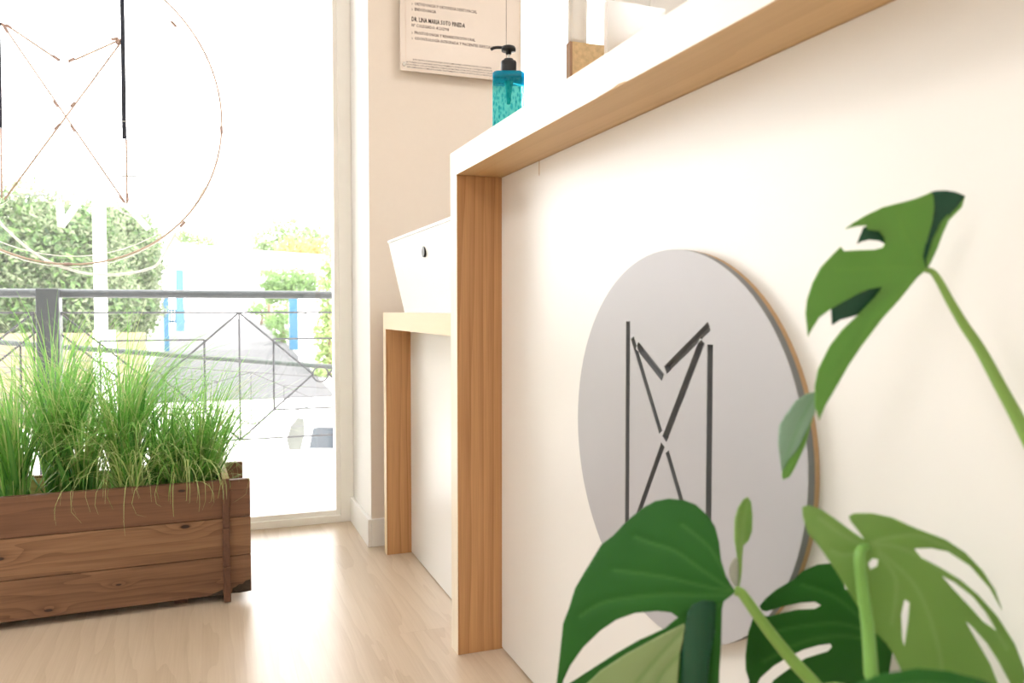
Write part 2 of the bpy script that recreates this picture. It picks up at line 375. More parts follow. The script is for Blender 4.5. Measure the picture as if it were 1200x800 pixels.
# white tapered storage box on the desk
z0, z1 = .742, .952
sb = thing('storage_box', 'white tapered storage box with a small round black hole, on the side desk', 'box', (.68, 2.05, z0))
def frustum(bm, x0, x1, y0, y1, z0, z1, tx, ty, t=.004):
    b = [(x0, y0), (x1, y0), (x1, y1), (x0, y1)]
    to = [(x0 - tx, y0 - ty), (x1 + tx, y0 - ty), (x1 + tx, y1 + ty), (x0 - tx, y1 + ty)]
    lo = [bm.verts.new((*p, z0)) for p in b]; hi = [bm.verts.new((*p, z1)) for p in to]
    ti = [bm.verts.new((p[0] + (t if i in (0, 3) else -t), p[1] + (t if i < 2 else -t), z1)) for i, p in enumerate(to)]
    li = [bm.verts.new((p[0] + (t if i in (0, 3) else -t), p[1] + (t if i < 2 else -t), z0 + t)) for i, p in enumerate(b)]
    bm.faces.new(lo[::-1]); bm.faces.new(li)
    for i in range(4):
        j = (i + 1) % 4
        bm.faces.new((lo[i], lo[j], hi[j], hi[i])); bm.faces.new((hi[i], hi[j], ti[j], ti[i])); bm.faces.new((ti[i], ti[j], li[j], li[i]))
    return bm
link('body', frustum(bmesh.new(), .53, .80, 1.74, 2.29, z0, z1 - .004, .028, .085), 'box', sb, bevel=.002)
bm = bmesh.new(); fr = [(.53 - .028 - .002, 1.74 - .087), (.828 + .002, 1.74 - .087), (.83, 2.377), (.5, 2.377)]
for a, b in (((.5, 1.653), (.506, 2.377)), ((.824, 1.653), (.83, 2.377)), ((.506, 1.653), (.824, 1.659)), ((.506, 2.371), (.824, 2.377))):
    box(bm, (*a, z1 - .0038), (*b, z1 + .003))
link('rim', bm, 'box', sb)
c = onX(497, 295, .5075)
bm = bmesh.new(); bmesh.ops.create_cone(bm, cap_ends=True, segments=20, radius1=.0135, radius2=.0135, depth=.006)
bmesh.ops.rotate(bm, verts=bm.verts, matrix=Matrix.Rotation(R(90), 3, 'Y') @ Matrix.Identity(3)); bmesh.ops.translate(bm, verts=bm.verts, vec=c)
link('hole', bm, 'black', sb)['label'] = 'small round black hole'

# ================================================================ GREY DISC WITH THE M MONOGRAM
DC = (.948, .570); RY, RZ = .279, .261
def fill2d(loops, step=None, warp=None):
    """triangulate outer loop minus holes (even-odd); returns verts2d, tris"""
    pts, edges = [], []
    for lp in loops:
        s = len(pts); pts += [Vector(p) for p in lp]; edges += [(s + i, s + (i + 1) % len(lp)) for i in range(len(lp))]
    def inside(p, margin=0):
        c = False
        for lp in loops:
            n = len(lp); j = n - 1
            for i in range(n):
                a, b = lp[i], lp[j]
                if (a[1] > p[1]) != (b[1] > p[1]) and p[0] < (b[0] - a[0]) * (p[1] - a[1]) / (b[1] - a[1]) + a[0]: c = not c
                j = i
        return c
    if step:
        xs = [p[0] for p in pts]; ys = [p[1] for p in pts]; e2 = (step * .45) ** 2; bnd = list(pts)
        gy = min(ys) + step / 2; row = 0
        while gy < max(ys):
            gx = min(xs) + (step / 2 if row % 2 else step)
            while gx < max(xs):
                if inside((gx, gy)) and all((gx - q[0]) ** 2 + (gy - q[1]) ** 2 > e2 for q in bnd): pts.append(Vector((gx, gy)))
                gx += step
            gy += step * .87; row += 1
    v, e, f, *_ = delaunay_2d_cdt(pts, edges, [], 0, 1e-7)
    tris = []
    for t in f:
        cx = sum(v[i][0] for i in t) / len(t); cy = sum(v[i][1] for i in t) / len(t)
        if inside((cx, cy)): tris.append(t)
    return v, tris
def slab(loops, place, t_vec, bm=None):
    """prism of a 2D shape with holes: place(y,z)->3D front point, t_vec = thickness vector"""
    v, tris = fill2d(loops); bm = bm or bmesh.new()
    A = [bm.verts.new(place(*p)) for p in v]; Bv = [bm.verts.new(place(*p) + t_vec) for p in v]
    cnt = {}
    for t in tris:
        bm.faces.new([A[i] for i in t]); bm.faces.new([Bv[i] for i in reversed(t)])
        for a, b in zip(t, t[1:] + [t[0]]): cnt[(a, b)] = 1
    for (a, b) in list(cnt):
        if (b, a) not in cnt: bm.faces.new((A[b], A[a], Bv[a], Bv[b]))
    return bm
def slot(a, b, w):
    a, b = Vector(a), Vector(b); d = (b - a).normalized(); n = Vector((-d.y, d.x)) * w / 2
    return [tuple(a - n), tuple(b - n), tuple(b + n), tuple(a + n)]
outer = [(RY * math.cos(t * math.pi / 48), RZ * math.sin(t * math.pi / 48)) for t in range(96)]
sw = .0125
# y runs to the left in the picture
ML, MR = .107, -.102
slots = [slot((ML, .163), (ML, -.15), sw), slot((MR, .137), (MR, -.15), sw),
         slot((ML - .013, .139), (.013, .011), sw * .8), slot((-.004, -.013), (MR + .014, -.15), sw * .8),
         slot((MR + .017, .141), (.003, .003), sw * 1.05), slot((.007, -.005), (ML - .014, -.15), sw * .8),
         slot((ML - .027, .129), (.008, .087), sw), slot((.002, .098), (MR + .002, .160), sw)]
place = lambda x: (lambda y, z: Vector((x, DC[0] + y, DC[1] + z)))
dl = thing('monogram_disc', 'large round grey wall disc with a cut-out M of thin strokes, on the counter front', 'sign', (.5985, DC[0], DC[1]))
ok = slots
link('face', slab([outer] + ok, place(.5815), Vector((.0012, 0, 0))), 'disc', dl)
link('core', slab([outer] + ok, place(.5827), Vector((.0078, 0, 0))), 'disc_edge', dl)
link('slot_shade', slab([[(a * .997, b * .997) for a, b in outer]], place(.5905), Vector((.0009, 0, 0))), 'disc_edge', dl)  # added grey plate gives the slots their shaded tone
inner = [(a * .997, b * .997) for a, b in outer]
link('backing', slab([inner], place(.5915), Vector((.0063, 0, 0))), 'mdf', dl)['label'] = 'tan fibreboard backing of the disc'

# ================================================================ PLAQUE ON THE PIER
PYF = 2.497
pl = thing('wall_plaque', 'frosted acrylic clinic plaque with printed text and corner screws, on the pier wall', 'plaque', (.75, PYF, 1.9))
px0, px1, pz0, pz1 = onY(469, 40, PYF).x, onY(608, 40, PYF).x, onY(471, 82, PYF).z, 2.35
link('plate', BX((px0, PYF, pz0), (px1, PYF + .005, pz1)), 'acrylic', pl, bevel=.0008)
for (sx, sz) in ((px0 + .012, pz0 + .018), (px1 - .012, pz0 + .018), (px0 + .012, pz1 - .018), (px1 - .012, pz1 - .018)):
    link('standoff', T([(sx, PYF - .004, sz), (sx, 2.524, sz)], .006, 12), 'steel', pl, smooth=False)
xr = onY(593, 20, PYF).x
link('side_line', BX((xr, PYF - .0006, pz0 + .002), (xr + .0012, PYF, pz1)), 'ink2', pl)
xl = onY(475, 20, PYF).x
link('side_line', BX((xl, PYF - .0006, pz0 + .03), (xl + .0008, PYF, pz1)), 'tube_tan', pl)
link('bottom_line', BX((xl, PYF - .0006, pz0 + .004), (xr, PYF, pz0 + .0052)), 'tube_tan', pl)
def text(s, u0, v0, u1, size_px, mat, y=PYF - .0004, bold=.012, parent=pl, name='text_line'):
    """s starts at photo (u0,v0 baseline) and is as wide as the printed line"""
    a = onY(u0, v0, y); w = onY(u1, v0, y).x - a.x; h = size_px / FPX * a.length * .93
    cu = bpy.data.curves.new('t', 'FONT'); cu.body = s; cu.size = 1; cu.offset = bold; cu.resolution_u = 1
    to = bpy.data.objects.new('t', cu); COL.objects.link(to); bpy.context.view_layer.update()
    me = bpy.data.meshes.new_from_object(to.evaluated_get(bpy.context.evaluated_depsgraph_get()))
    bpy.data.objects.remove(to); xs = [q.co.x for q in me.vertices]
    k = w / (max(xs) - min(xs)); x0 = min(xs)
    for q in me.vertices: q.co = Vector((a.x + (q.co.x - x0) * k, y, a.z + q.co.y * h / .72))
    bm = bmesh.new(); bm.from_mesh(me); bpy.data.meshes.remove(me)
    return link(name, bm, mat, parent)
text('DR. LINA MARIA SOTO PINEDA', 482.5, 24.5, 545, 4.6, 'ink', bold=.022)
text('Nº COLEGIADO: 41202998', 482.5, 31, 526, 3.2, 'ink2')
text('›  PROSTODONCIA Y REHABILITACIÓN ORAL', 482.5, 39.5, 557, 3.2, 'ink2')
text('›  ODONTOLOGÍA INTEGRADA Y PACIENTES ESPECIALES', 482.5, 46, 580, 3.2, 'ink2')
text('›  ORTODONCIA Y ORTOPEDIA DENTOFACIAL', 482.5, 5.5, 559, 3.2, 'ink2')
text('›  ENDODONCIA', 482.5, 12, 511, 3.2, 'ink2')
for i, (v, u0, s) in enumerate(((70.5, 484, 'ESTE CENTRO DISPONE DE HOJAS DE RECLAMACIONES A DISPOSICIÓN DE LOS PACIENTES'),
                               (73, 476, 'AUTORIZACIÓN SANITARIA DE FUNCIONAMIENTO EXPEDIDA POR LA CONSEJERÍA DE SALUD'),
                               (76, 476, 'DE ACUERDO CON LA NORMATIVA VIGENTE EN MATERIA DE PROTECCIÓN DE DATOS Y SALUD'),
                               (79, 477, 'INFORMACIÓN COMPLETA SOBRE TRATAMIENTOS Y PRESUPUESTOS EN LA RECEPCIÓN'))):
    text(s, u0, v, 576 + i, 1.6, 'ink2')

# ================================================================ SOAP DISPENSER AND THINGS ON THE COUNTER
bc = onX(596, 100, .635); bcx, bcy = bc.x, bc.y; bz = 1.0885
D = (bc - OO).dot(FW); px = D / FPX
hz = lambda v: EYE + (363 - v) * px * 1.0
sd_ = thing('soap_dispenser', 'square teal glass pump bottle with black pump, on the far end of the counter', 'dispenser', (bcx, bcy, bz))
hw = 18.5 * px
def rsq(h, r, n=6):
    out = []
    for q, (sx, sy) in enumerate(((1, 1), (-1, 1), (-1, -1), (1, -1))):
        for k in range(n + 1):
            a = math.pi / 2 * (q + k / n); out.append((sx * (h - r) + r * math.cos(a), sy * (h - r) + r * math.sin(a)))
    return out
def rot(p, a): return (p[0] * math.cos(a) - p[1] * math.sin(a), p[0] * math.sin(a) + p[1] * math.cos(a))
def sq_loft(bm, levels, c, ang):
    rings = [[bm.verts.new((c[0] + q[0], c[1] + q[1], z)) for q in (rot(p, ang) for p in rsq(h, r))] for h, r, z in levels]
    n = len(rings[0])
    for a, b in zip(rings, rings[1:]):
        for k in range(n): bm.faces.new((a[k], a[(k + 1) % n], b[(k + 1) % n], b[k]))
    bm.faces.new(rings[0][::-1]); bm.faces.new(rings[-1]); return bm
ang = -YAW
ztop = hz(88)
zs = hz(96)
link('bottle', sq_loft(bmesh.new(), [(hw * .9, .008, bz + .0005), (hw, .008, bz + .006), (hw, .008, zs)], (bcx, bcy), ang), 'teal', sd_, smooth=True)
link('shoulder', sq_loft(bmesh.new(), [(hw, .008, zs), (hw, .009, ztop - .004), (hw * .93, .012, ztop), (hw * .55, .008, ztop + .002), (hw * .5, .007, ztop + .004)], (bcx, bcy), ang), 'teal_deep', sd_, smooth=True)
link('dip_tube', lathe(bmesh.new(), [(.004, 0), (.006, .02), (.010, .05), (.010, ztop - hz(122))], (bcx, bcy, hz(122)), 16), 'teal_tube', sd_, smooth=True)
rcol = 9.3 * px
bm = lathe(bmesh.new(), [(rcol, 0), (rcol, hz(74) - hz(86)), (rcol * .93, hz(72.5) - hz(86)), (rcol * .62, hz(72) - hz(86)), (rcol * .6, hz(70) - hz(86))], (bcx, bcy, hz(86)), 28)
co = link('collar', bm, 'black', sd_)
bm = lathe(bmesh.new(), [(.0028, 0), (.0028, hz(64) - hz(70))], (bcx, bcy, hz(70)), 12); link('stem', bm, 'tube_white', sd_)['label'] = 'thin white pump stem'
bm = lathe(bmesh.new(), [(rcol * .35, 0), (rcol * .38, .006), (rcol * .9, .007), (rcol * .93, .012), (rcol * .8, .017), (rcol * .4, .0195)], (bcx, bcy, hz(64.5)), 28)
link('pump_head', bm, 'black', sd_, smooth=True)
pc_ = Vector((bcx, bcy, hz(57.2)))
L = RT * -1
nz = [pc_ + L * .008, pc_ + L * .02 + Vector((0, 0, .0015)), pc_ + L * .030 + Vector((0, 0, .001)), pc_ + L * .036 + Vector((0, 0, -.001)), pc_ + L * .0395 + Vector((0, 0, -.0035))]
link('nozzle', T(smooth_path(nz), .0033, 10), 'black', sd_, smooth=True)

# cork-faced box with wrapped gauze inside a clear bag, and a white stand card
a = onX(668, 48, .735); b2 = onY(726, 57, a.y)
bzt = a.z
kb = thing('cork_box', 'cork-faced box on the counter top with a dark left side', 'box', ((a.x + b2.x) / 2, a.y + .05, bz))
link('cork_front', BX((a.x + .006, a.y, bz), (b2.x + .06, a.y + .004, bzt)), 'cork', kb)
link('body', box(BX((a.x, a.y, bz), (a.x + .006, a.y + .022, bzt)), (a.x + .006, a.y + .004, bz), (b2.x + .06, a.y + .022, bzt - .004)), 'corkside', kb, bevel=.001)
def crumple(x0, x1, y0, y1, z0, z1, seed, amp, nx=14, nz_=18):
    bm = bmesh.new(); ring = []
    for k in range(nz_ + 1):
        z = z0 + (z1 - z0) * k / nz_; row = []
        N = nx * 2 + 8
        for i in range(N):
            t = 2 * math.pi * i / N; cx, cy = (x0 + x1) / 2, (y0 + y1) / 2
            sx = math.copysign(abs(math.cos(t)) ** .5, math.cos(t)); sy = math.copysign(abs(math.sin(t)) ** .5, math.sin(t))
            p = Vector((cx + sx * (x1 - x0) / 2, cy + sy * (y1 - y0) / 2, z))
            fold = math.sin(t * 7 + seed) * .5 + mnoise.noise(Vector((p.x * 25 + seed, p.y * 25, p.z * 9)))
            row.append(bm.verts.new(p + Vector((sx, sy, 0)) * fold * amp))
        ring.append(row)
    for a_, b_ in zip(ring, ring[1:]):
        N = len(a_)
        for i in range(N): bm.faces.new((a_[i], a_[(i + 1) % N], b_[(i + 1) % N], b_[i]))
    bm.faces.new(ring[0][::-1]); bm.faces.new(ring[-1]); return bm
bg0 = onY(661, 20, a.y + .01).x; bg1 = onY(719, 20, a.y + .01).x
bagt = thing('plastic_bag', 'clear plastic bag of white gauze standing on the cork box', 'bag', ((bg0 + bg1) / 2, a.y + .06, bzt))
link('film', crumple(bg0, bg1, a.y + .002, a.y + .021, bzt + .001, bzt + .17, 3, .003), 'bag', bagt, smooth=True)
link('gauze', crumple(bg0 + .012, bg0 + .052, a.y + .006, a.y + .017, bzt + .002, bzt + .16, 9, .004), 'tissue', bagt, smooth=True)
c1 = onX(780, 10, .93)
wc = thing('display_card', 'blank white display stand on the counter, right of the cork box', 'display', (.88, c1.y, bz))
bm = bmesh.new()
x0_, x1_ = onY(722, 20, c1.y).x, c1.x
v = [(x0_ - .02, bz + .001), (x1_ - .035, bz + .001), (x1_, c1.z), (x0_ - .02, c1.z + .0)]
A_ = [bm.verts.new((p[0], c1.y, p[1])) for p in v]; B_ = [bm.verts.new((p[0], c1.y + .015, p[1])) for p in v]
bm.faces.new(A_); bm.faces.new(B_[::-1])
for i in range(4): bm.faces.new((A_[i], B_[i], B_[(i + 1) % 4], A_[(i + 1) % 4]))
link('panel', bm, 'frost', wc)
link('foot', BX((x0_ - .01, c1.y - .0, bz), (x1_ - .05, c1.y + .08, bz + .004)), 'box', wc)

# ================================================================ TUBE SIGN HANGING IN THE WINDOW
SY = GY - .05
ws = thing('window_tube_sign', 'round sign of thin tan tubes, M inside ring, hanging in the window', 'sign', (onY(77, 130, SY).x, SY, 1.9))
def P2(u, v, dy=0): return onY(u, v, SY) + Vector((0, dy, 0))
cc = P2(77, 128); rr = P2(260, 150).x - cc.x; rz_ = cc.z - P2(77, 309.5).z
def ring(name, dz, r, rz, mat, rad, dy=0, a0=0, a1=360, cx=0):
    n = 96; pts = [Vector((cc.x + cx + r * math.cos(R(a0 + (a1 - a0) * i / n)), SY + dy, cc.z + dz + rz * math.sin(R(a0 + (a1 - a0) * i / n)))) for i in range(n + 1)]
    return link(name, T(pts, rad, 8), mat, ws, smooth=True)
ring('ring_tube', 0, rr, rz_, 'tube_tan', .0031)
ring('ring_glare', .004, rr * 1.0, rz_ * .955, 'tube_white', .0018, .006, 195, 330)  # these white arcs are added to stand in for glare along the ring
ring('ring_glare', -.015, rr * .97, rz_ * .985, 'tube_white', .0018, .012, 200, 335)
ring('ring_glare', -.0, rr * 1.003, rz_ * 1.0, 'tube_white', .0024, .008, 190, 345)
link('reflection_arc', T(smooth_path([P2(-40, 215, .02), P2(0, 262, .02), P2(45, 300, .02), P2(95, 319, .02), P2(140, 321, .02), P2(178, 313, .02), P2(190, 300, .018), P2(206, 272, .01)]), .0045, 8), 'tube_white', ws, smooth=True)['label'] = 'thick white arc added for a bright reflection below the ring'  # added arc in place of a bright reflection in the window
def strip(name, uvs, mat='tube_tan', rad=.003, sm=False):
    pts = [P2(*p) for p in uvs]
    if sm: pts = smooth_path(pts)
    return link(name, T(pts, rad, 8), mat, ws, smooth=True)
strip('m_stroke', [(7, 29), (62, 66)]); strip('m_stroke', [(88, 70), (142, 46)])
strip('m_joint', [(62, 66), (70, 71), (76, 73), (82, 72.5), (88, 70)], sm=True, rad=.0013)
strip('m_stroke', [(4, 30), (147, 238)], rad=.0027); strip('m_stroke', [(143, 48), (5, 234)])
strip('m_stroke', [(1, 150), (2, 232)]); strip('m_stroke', [(148, 163), (149, 238)])
strip('m_joint', [(136, 232), (141, 246), (150, 251), (158, 250)], 'tube_white', sm=True)
strip('m_joint', [(2, 232), (0, 240), (10, 234), (5, 228)], 'tube_white', .001, True)
def clip(p, q, r=.0048):
    link('clip', T([P2(*p, -.001), P2(*q, -.001)], r, 8), 'brown', ws)
for p, q in (((62, 65.5), (70, 71)), ((80, 72), (88, 68.5)), ((63, 118), (68, 125)), ((83, 125), (88, 120)), ((64, 152), (71, 145)), ((83, 146), (88, 154)),
             ((200.5, 25), (206.5, 31.5)), ((259.3, 148), (259.7, 157)), ((211, 266), (217, 259.5)), ((75, 309.4), (85, 309.6)), ((130, 46.5), (139, 45)), ((7, 29), (13, 33)),
             ((137, 52), (141, 47)), ((140, 229), (146, 237)), ((149, 227), (149.4, 236)), ((1, 28), (8, 31)), ((5, 31), (9, 38))):
    clip(p, q)
for (u, v, vt) in ((146, 163, -260), (.5, 150, -260)):
    b = P2(u, v); w = .0062; top = 2.5
    tb = P2(u - 2.5, 0); k = (tb.x - b.x) / (tb.z - b.z)
    h = bmesh.new(); vs = []
    for z in (b.z, top):
        xx = b.x + k * (z - b.z) * .9
        vs.append([h.verts.new((xx + sx * w, SY + sy * .002 - .006, z)) for sx, sy in ((-1, -1), (1, -1), (1, 1), (-1, 1))])
    h.faces.new(vs[0][::-1]); h.faces.new(vs[1])
    for i in range(4): h.faces.new((vs[0][i], vs[0][(i + 1) % 4], vs[1][(i + 1) % 4], vs[1][i]))
    link('hanging_bar', h, 'navy', ws)['label'] = 'dark navy flat hanging bar'
    link('bar_bolt', BX((b.x - .003 , SY - .0105, b.z + .052), (b.x + .003, SY - .008, b.z + .055)), 'tube_white', ws)
    # fixed to the window head
    link('bracket', BX((b.x + k * (2.5 - b.z) * .9 - .03, SY - .02, 2.5), (b.x + k * (2.5 - b.z) * .9 + .03, GY, 2.53)), 'navy', ws)

# ================================================================ PLANTER
pfr = onZ(266, 705); pfl = onZ(0, 731, .018)
dirx = (Vector((1, .0345, 0))).normalized(); dy_ = Vector((-.0345, 1, 0)).normalized()
pA = Vector((.034, 2.156, 0))                     # foot of the protruding end board, front
def PL(a, b, z): return pA + dirx * a + dy_ * b + Vector((0, 0, z))
def pbox(bm, a0, a1, b0, b1, z0, z1, jig=0):
    v = [bm.verts.new(PL(a, b, z)) for a in (a0, a1) for b in (b0, b1) for z in (z0, z1)]
    for f in ((0, 1, 3, 2), (4, 6, 7, 5), (0, 4, 5, 1), (2, 3, 7, 6), (0, 2, 6, 4), (1, 5, 7, 3)): bm.faces.new([v[i] for i in f])
    return bm
pt = thing('wooden_planter', 'brown wooden plank planter trough with crossed corner boards, full of artificial grass', 'planter', PL(-.45, .14, 0))
kn = lambda u, v: tuple(onY(u, v, 2.166 + .0345 * (onY(u, v, 2.16).x - .034)) - Vector(pt['_o']))
PD, PLt = ((.17, .075, .035), (.40, .215, .115))
MAT['pl1'] = wood('planter_plank_wood', (.085, .034, .016), (.21, .10, .052), 'X', 34, 220, .6, .8, [(kn(213, 575), .006)], .07, .04, bump=.5)
MAT['pl2'] = wood('planter_plank_wood_light', (.11, .048, .022), (.31, .165, .085), 'X', 34, 220, .6, .8, [(kn(217, 617), .0085), (kn(-2, 655), .008)], .07, .05, bump=.5)
MAT['pl3'] = wood('planter_plank_wood_low', (.10, .042, .02), (.27, .14, .072), 'X', 30, 220, .6, .85, [(kn(139, 685), .0045), (kn(57, 715), .006)], .06, .09, bump=.5)
MAT['plv'] = wood('planter_end_wood', (.07, .03, .016), (.15, .068, .038), 'Y', 34, 220, .65, .8, bump=.5)
LEN = 1.02
zz = [.020, .118, .217, .315]
ax1 = .060
for i in range(3):
    o = link('plank', pbox(bmesh.new(), -LEN - .06, ax1, .010, .030, zz[i] + .0008, zz[i + 1] - .0008), 'pl%d' % (3 - i), pt, bevel=.0018)
    link('plank', pbox(bmesh.new(), -LEN - .06, ax1, .262, .282, zz[i] + .0008, zz[i + 1] - .0008), ('liner', 'liner', 'liner')[i] if 0 else 'pl%d' % (3 - i), pt, bevel=.0018)
for i, (za, zb) in enumerate(((.0, .095), (.0955, .195), (.1955, .322))):
    for aa in (0, -LEN):
        j = (.0006, -.0006, .0)[i]
        # end boards run front to back, notched through the long planks and standing proud in front
        bm = bmesh.new()
        pbox(bm, aa - .0085 + j, aa + .0085 + j, -.004, .296, max(za, .003), zb - .0006)
        link('end_board', bm, 'plv', pt, bevel=.0022)
for aa in (0, -LEN):
    link('end_board_lit_cap', pbox(bmesh.new(), aa - .008, aa + .008, -.003, .295, .3215, .3235), 'liner', pt)['label'] = 'pale cap giving the end board a lit top'  # pale wood cap puts the light on the top edge into colour
MAT['mossy'] = plain('bark_and_moss', (.045, .03, .018), .95, .8, 140, 1.)
bm = bmesh.new()
moss = [(.012, .022), (.014, .034), (.022, .037), (.030, .043), (.038, .042), (.046, .050), (.0575, .052), (.0575, .022), (.03, .0205)]
v1 = [bm.verts.new(PL(a, .0085, z)) for a, z in moss]; v2 = [bm.verts.new(PL(a, .0105, z)) for a, z in moss]
bm.faces.new(v1); bm.faces.new(v2[::-1])
for i in range(len(moss)): bm.faces.new((v1[i], v2[i], v2[(i + 1) % len(moss)], v1[(i + 1) % len(moss)]))
moss = [(-.010, .0215), (-.010, .034), (-.022, .030), (-.034, .0255), (-.045, .0215)]
v1 = [bm.verts.new(PL(a, .0085, z)) for a, z in moss]; v2 = [bm.verts.new(PL(a, .0105, z)) for a, z in moss]
bm.faces.new(v1); bm.faces.new(v2[::-1])
for i in range(len(moss)): bm.faces.new((v1[i], v2[i], v2[(i + 1) % len(moss)], v1[(i + 1) % len(moss)]))
link('bark_edge', bm, 'mossy', pt)['label'] = 'dark mossy bark left on the lowest plank'
link('liner', pbox(pbox(bmesh.new(), -LEN + .012, -.010, .031, .038, .05, .300), -LEN + .012, -.010, .254, .261, .05, .308), 'liner', pt)
link('bottom', pbox(bmesh.new(), -LEN + .01, -.01, .031, .261, .022, .04), 'plv', pt)
link('soil', pbox(bmesh.new(), -LEN + .012, -.010, .0385, .2535, .04, .262), 'soil', pt)['kind'] = 'stuff'
for aa in (-.11, -.70, -.96):
    link('foot', pbox(bmesh.new(), aa - .016, aa + .016, .045, .26, 0, .0198), 'plv', pt)

# ---------------------------------------------------------------- artificial grass
def ribbon(bm, base, head, length, lean, droop, w, segs=7, twist=0, fold=.25):
    """a tapering blade that leaves base leaning towards heading `head` and bends over"""
    lay = bm.verts.layers.float.get('vein') or bm.verts.layers.float.new('vein')
    p = Vector(base); ang = R(90 - lean); h = Vector((math.cos(head), math.sin(head), 0)); side0 = Vector((-h.y, h.x, 0))
    prev = None
    for i in range(segs + 1):
        t = i / segs; ww = w * (1 - t ** 2.2) * (.65 + .35 * min(1, t * 4)) + .00015
        s = (side0 * math.cos(twist * t) + Vector((0, 0, 1)) * math.sin(twist * t)).normalized()
        d = h * math.cos(ang) + Vector((0, 0, math.sin(ang)))
        nrm = d.cross(s).normalized()
        row = [bm.verts.new(p - s * ww), bm.verts.new(p + nrm * ww * fold), bm.verts.new(p + s * ww)]
        row[1][lay] = .35
        if prev:
            bm.faces.new((prev[0], row[0], row[1], prev[1])); bm.faces.new((prev[1], row[1], row[2], prev[2]))
        prev = row
        p = p + d * (length / segs); ang -= droop * (.35 + 1.3 * t) / segs
gr = random.Random(11)
def tuft(label, a, b, n, hmax, lean, droop, mix=.5, wide=7, bias=0, nwide=1, spread=.036):
    root = thing('artificial_grass', label, 'grass', PL(a, b, .262), 'artificial grass tufts in the planter')
    for nm, mat, cnt, wdt in (('blades', 'blade', int(n * (1 - mix)), .0019), ('pale_blades', 'blade_pale', int(n * mix), .0012)):
        bm = bmesh.new()
        for i in range(cnt):
            hd = gr.gauss(bias, 1.15) if nm == 'blades' else gr.gauss(bias, 1.6)
            if gr.random() < .25: hd = gr.uniform(0, 6.28)
            base = PL(a + gr.uniform(-spread, spread) * .6, min(.24, max(.05, b + gr.uniform(-.035, .035))), .26)
            ln = hmax * gr.uniform(.55, 1.05)
            ribbon(bm, base, hd, ln, abs(gr.gauss(lean * .6, lean * .5)), gr.uniform(droop * .7, droop * 1.9) * (1 if nm == 'blades' else 1.25), wdt * gr.uniform(.7, 1.2), 9, gr.uniform(-.8, .8))
        for v in bm.verts:
            if v.co.y > GY - .07: v.co.y = GY - .07 + (v.co.y - (GY - .07)) * .05
            if v.co.z < .02: v.co.z = .02
        link(nm, bm, mat, root, smooth=True, kind='stuff')
    for i in range(wide):
        bm = bmesh.new(); hd = gr.uniform(0, 6.28)
        ribbon(bm, PL(a + gr.uniform(-.03, .03), min(.22, max(.055, b + gr.uniform(-.05, .03))), .262), hd, hmax * gr.uniform(.38, .72), gr.uniform(5, 32), gr.uniform(.1, .8), gr.uniform(.005, .0095), 8, gr.uniform(-.5, .5), .35)
        link('wide_leaf', bm, 'wide', root, smooth=True)
    return root
# a = metres left of the right end board, b = depth inside the trough
tuft('deep green artificial grass tuft at the left edge of the picture', -.475, .10, 264, 0.44, 10, .8, .3, 12, 2.6)
tuft('tall artificial grass tuft in front of the thick railing post', -.395, .15, 336, 0.55, 7, .9, .3, 10, 1.0)
tuft('airy olive artificial grass tuft just right of the railing post', -.325, .12, 192, 0.44, 15, 1.0, .5, 10, .4)
tuft('tall light green artificial grass tuft at the middle of the planter', -.245, .16, 384, 0.55, 11, 1.1, .4, 8, .3)
tuft('drooping straw-green artificial grass tuft bending over the front plank', -.22, .07, 120, 0.44, 24, 2.0, .75, 10, 3.9)
tuft('artificial grass tuft with broad dark leaves, third from the right end', -.15, .14, 264, 0.44, 17, 1.4, .4, 14, .3)
tuft('artificial grass tuft with pale blades arching down in a fountain', -.10, .07, 110, 0.35, 20, 2.4, .8, 10, 4.4)
tuft('artificial grass tuft leaning right at the right end of the planter', -.055, .12, 336, 0.40, 24, .8, .35, 14, .1)
tuft('artificial grass tuft beyond the left edge of the picture', -.62, .13, 96, 0.42, 12, 1.0, .4, 5, 2.6)
# a few long olive leaves and long stray blades
root = thing('artificial_grass', 'long olive strap leaves leaning right across the planter', 'grass', PL(-.43, .07, .262), 'artificial grass tufts in the planter')
for (a, hd, ln, le, dr, w) in ((-.47, .05, .34, 48, .5, .0055), (-.465, .1, .30, 42, .3, .006), (-.45, -.1, .27, 50, .7, .005), (-.42, .0, .30, 46, .5, .004), (-.46, .2, .36, 38, .9, .004)):
    bm = bmesh.new(); ribbon(bm, PL(a, .06, .27), hd, ln, le, dr, w, 10, .2); link('strap_leaf', bm, 'olive', root, smooth=True)
root = thing('artificial_grass', 'stray thin grass blades arching far right past the planter corner', 'grass', PL(-.03, .09, .262), 'artificial grass tufts in the planter')
for (a, b, hd, ln, le, dr, w) in ((-.03, .10, -.05, .27, 52, 1.5, .0008), (-.03, .12, .1, .25, 55, 1.3, .0008), (-.04, .09, -.2, .22, 48, 1.6, .0009), (-.05, .06, -.6, .22, 30, 3.2, .0014), (-.06, .05, -1.2, .23, 20, 3.3, .0013), (-.03, .06, -.3, .16, 45, 1.6, .001), (-.05, .1, 0, .27, 40, .6, .001), (-.04, .12, .1, .26, 46, .5, .001), (-.05, .12, .2, .30, 34, .7, .001)):
    bm = bmesh.new(); ribbon(bm, PL(a, b, .262), hd, ln, le, dr, w, 14); link('blade', bm, 'blade_pale' if w > .0012 else 'blade', root, smooth=True)

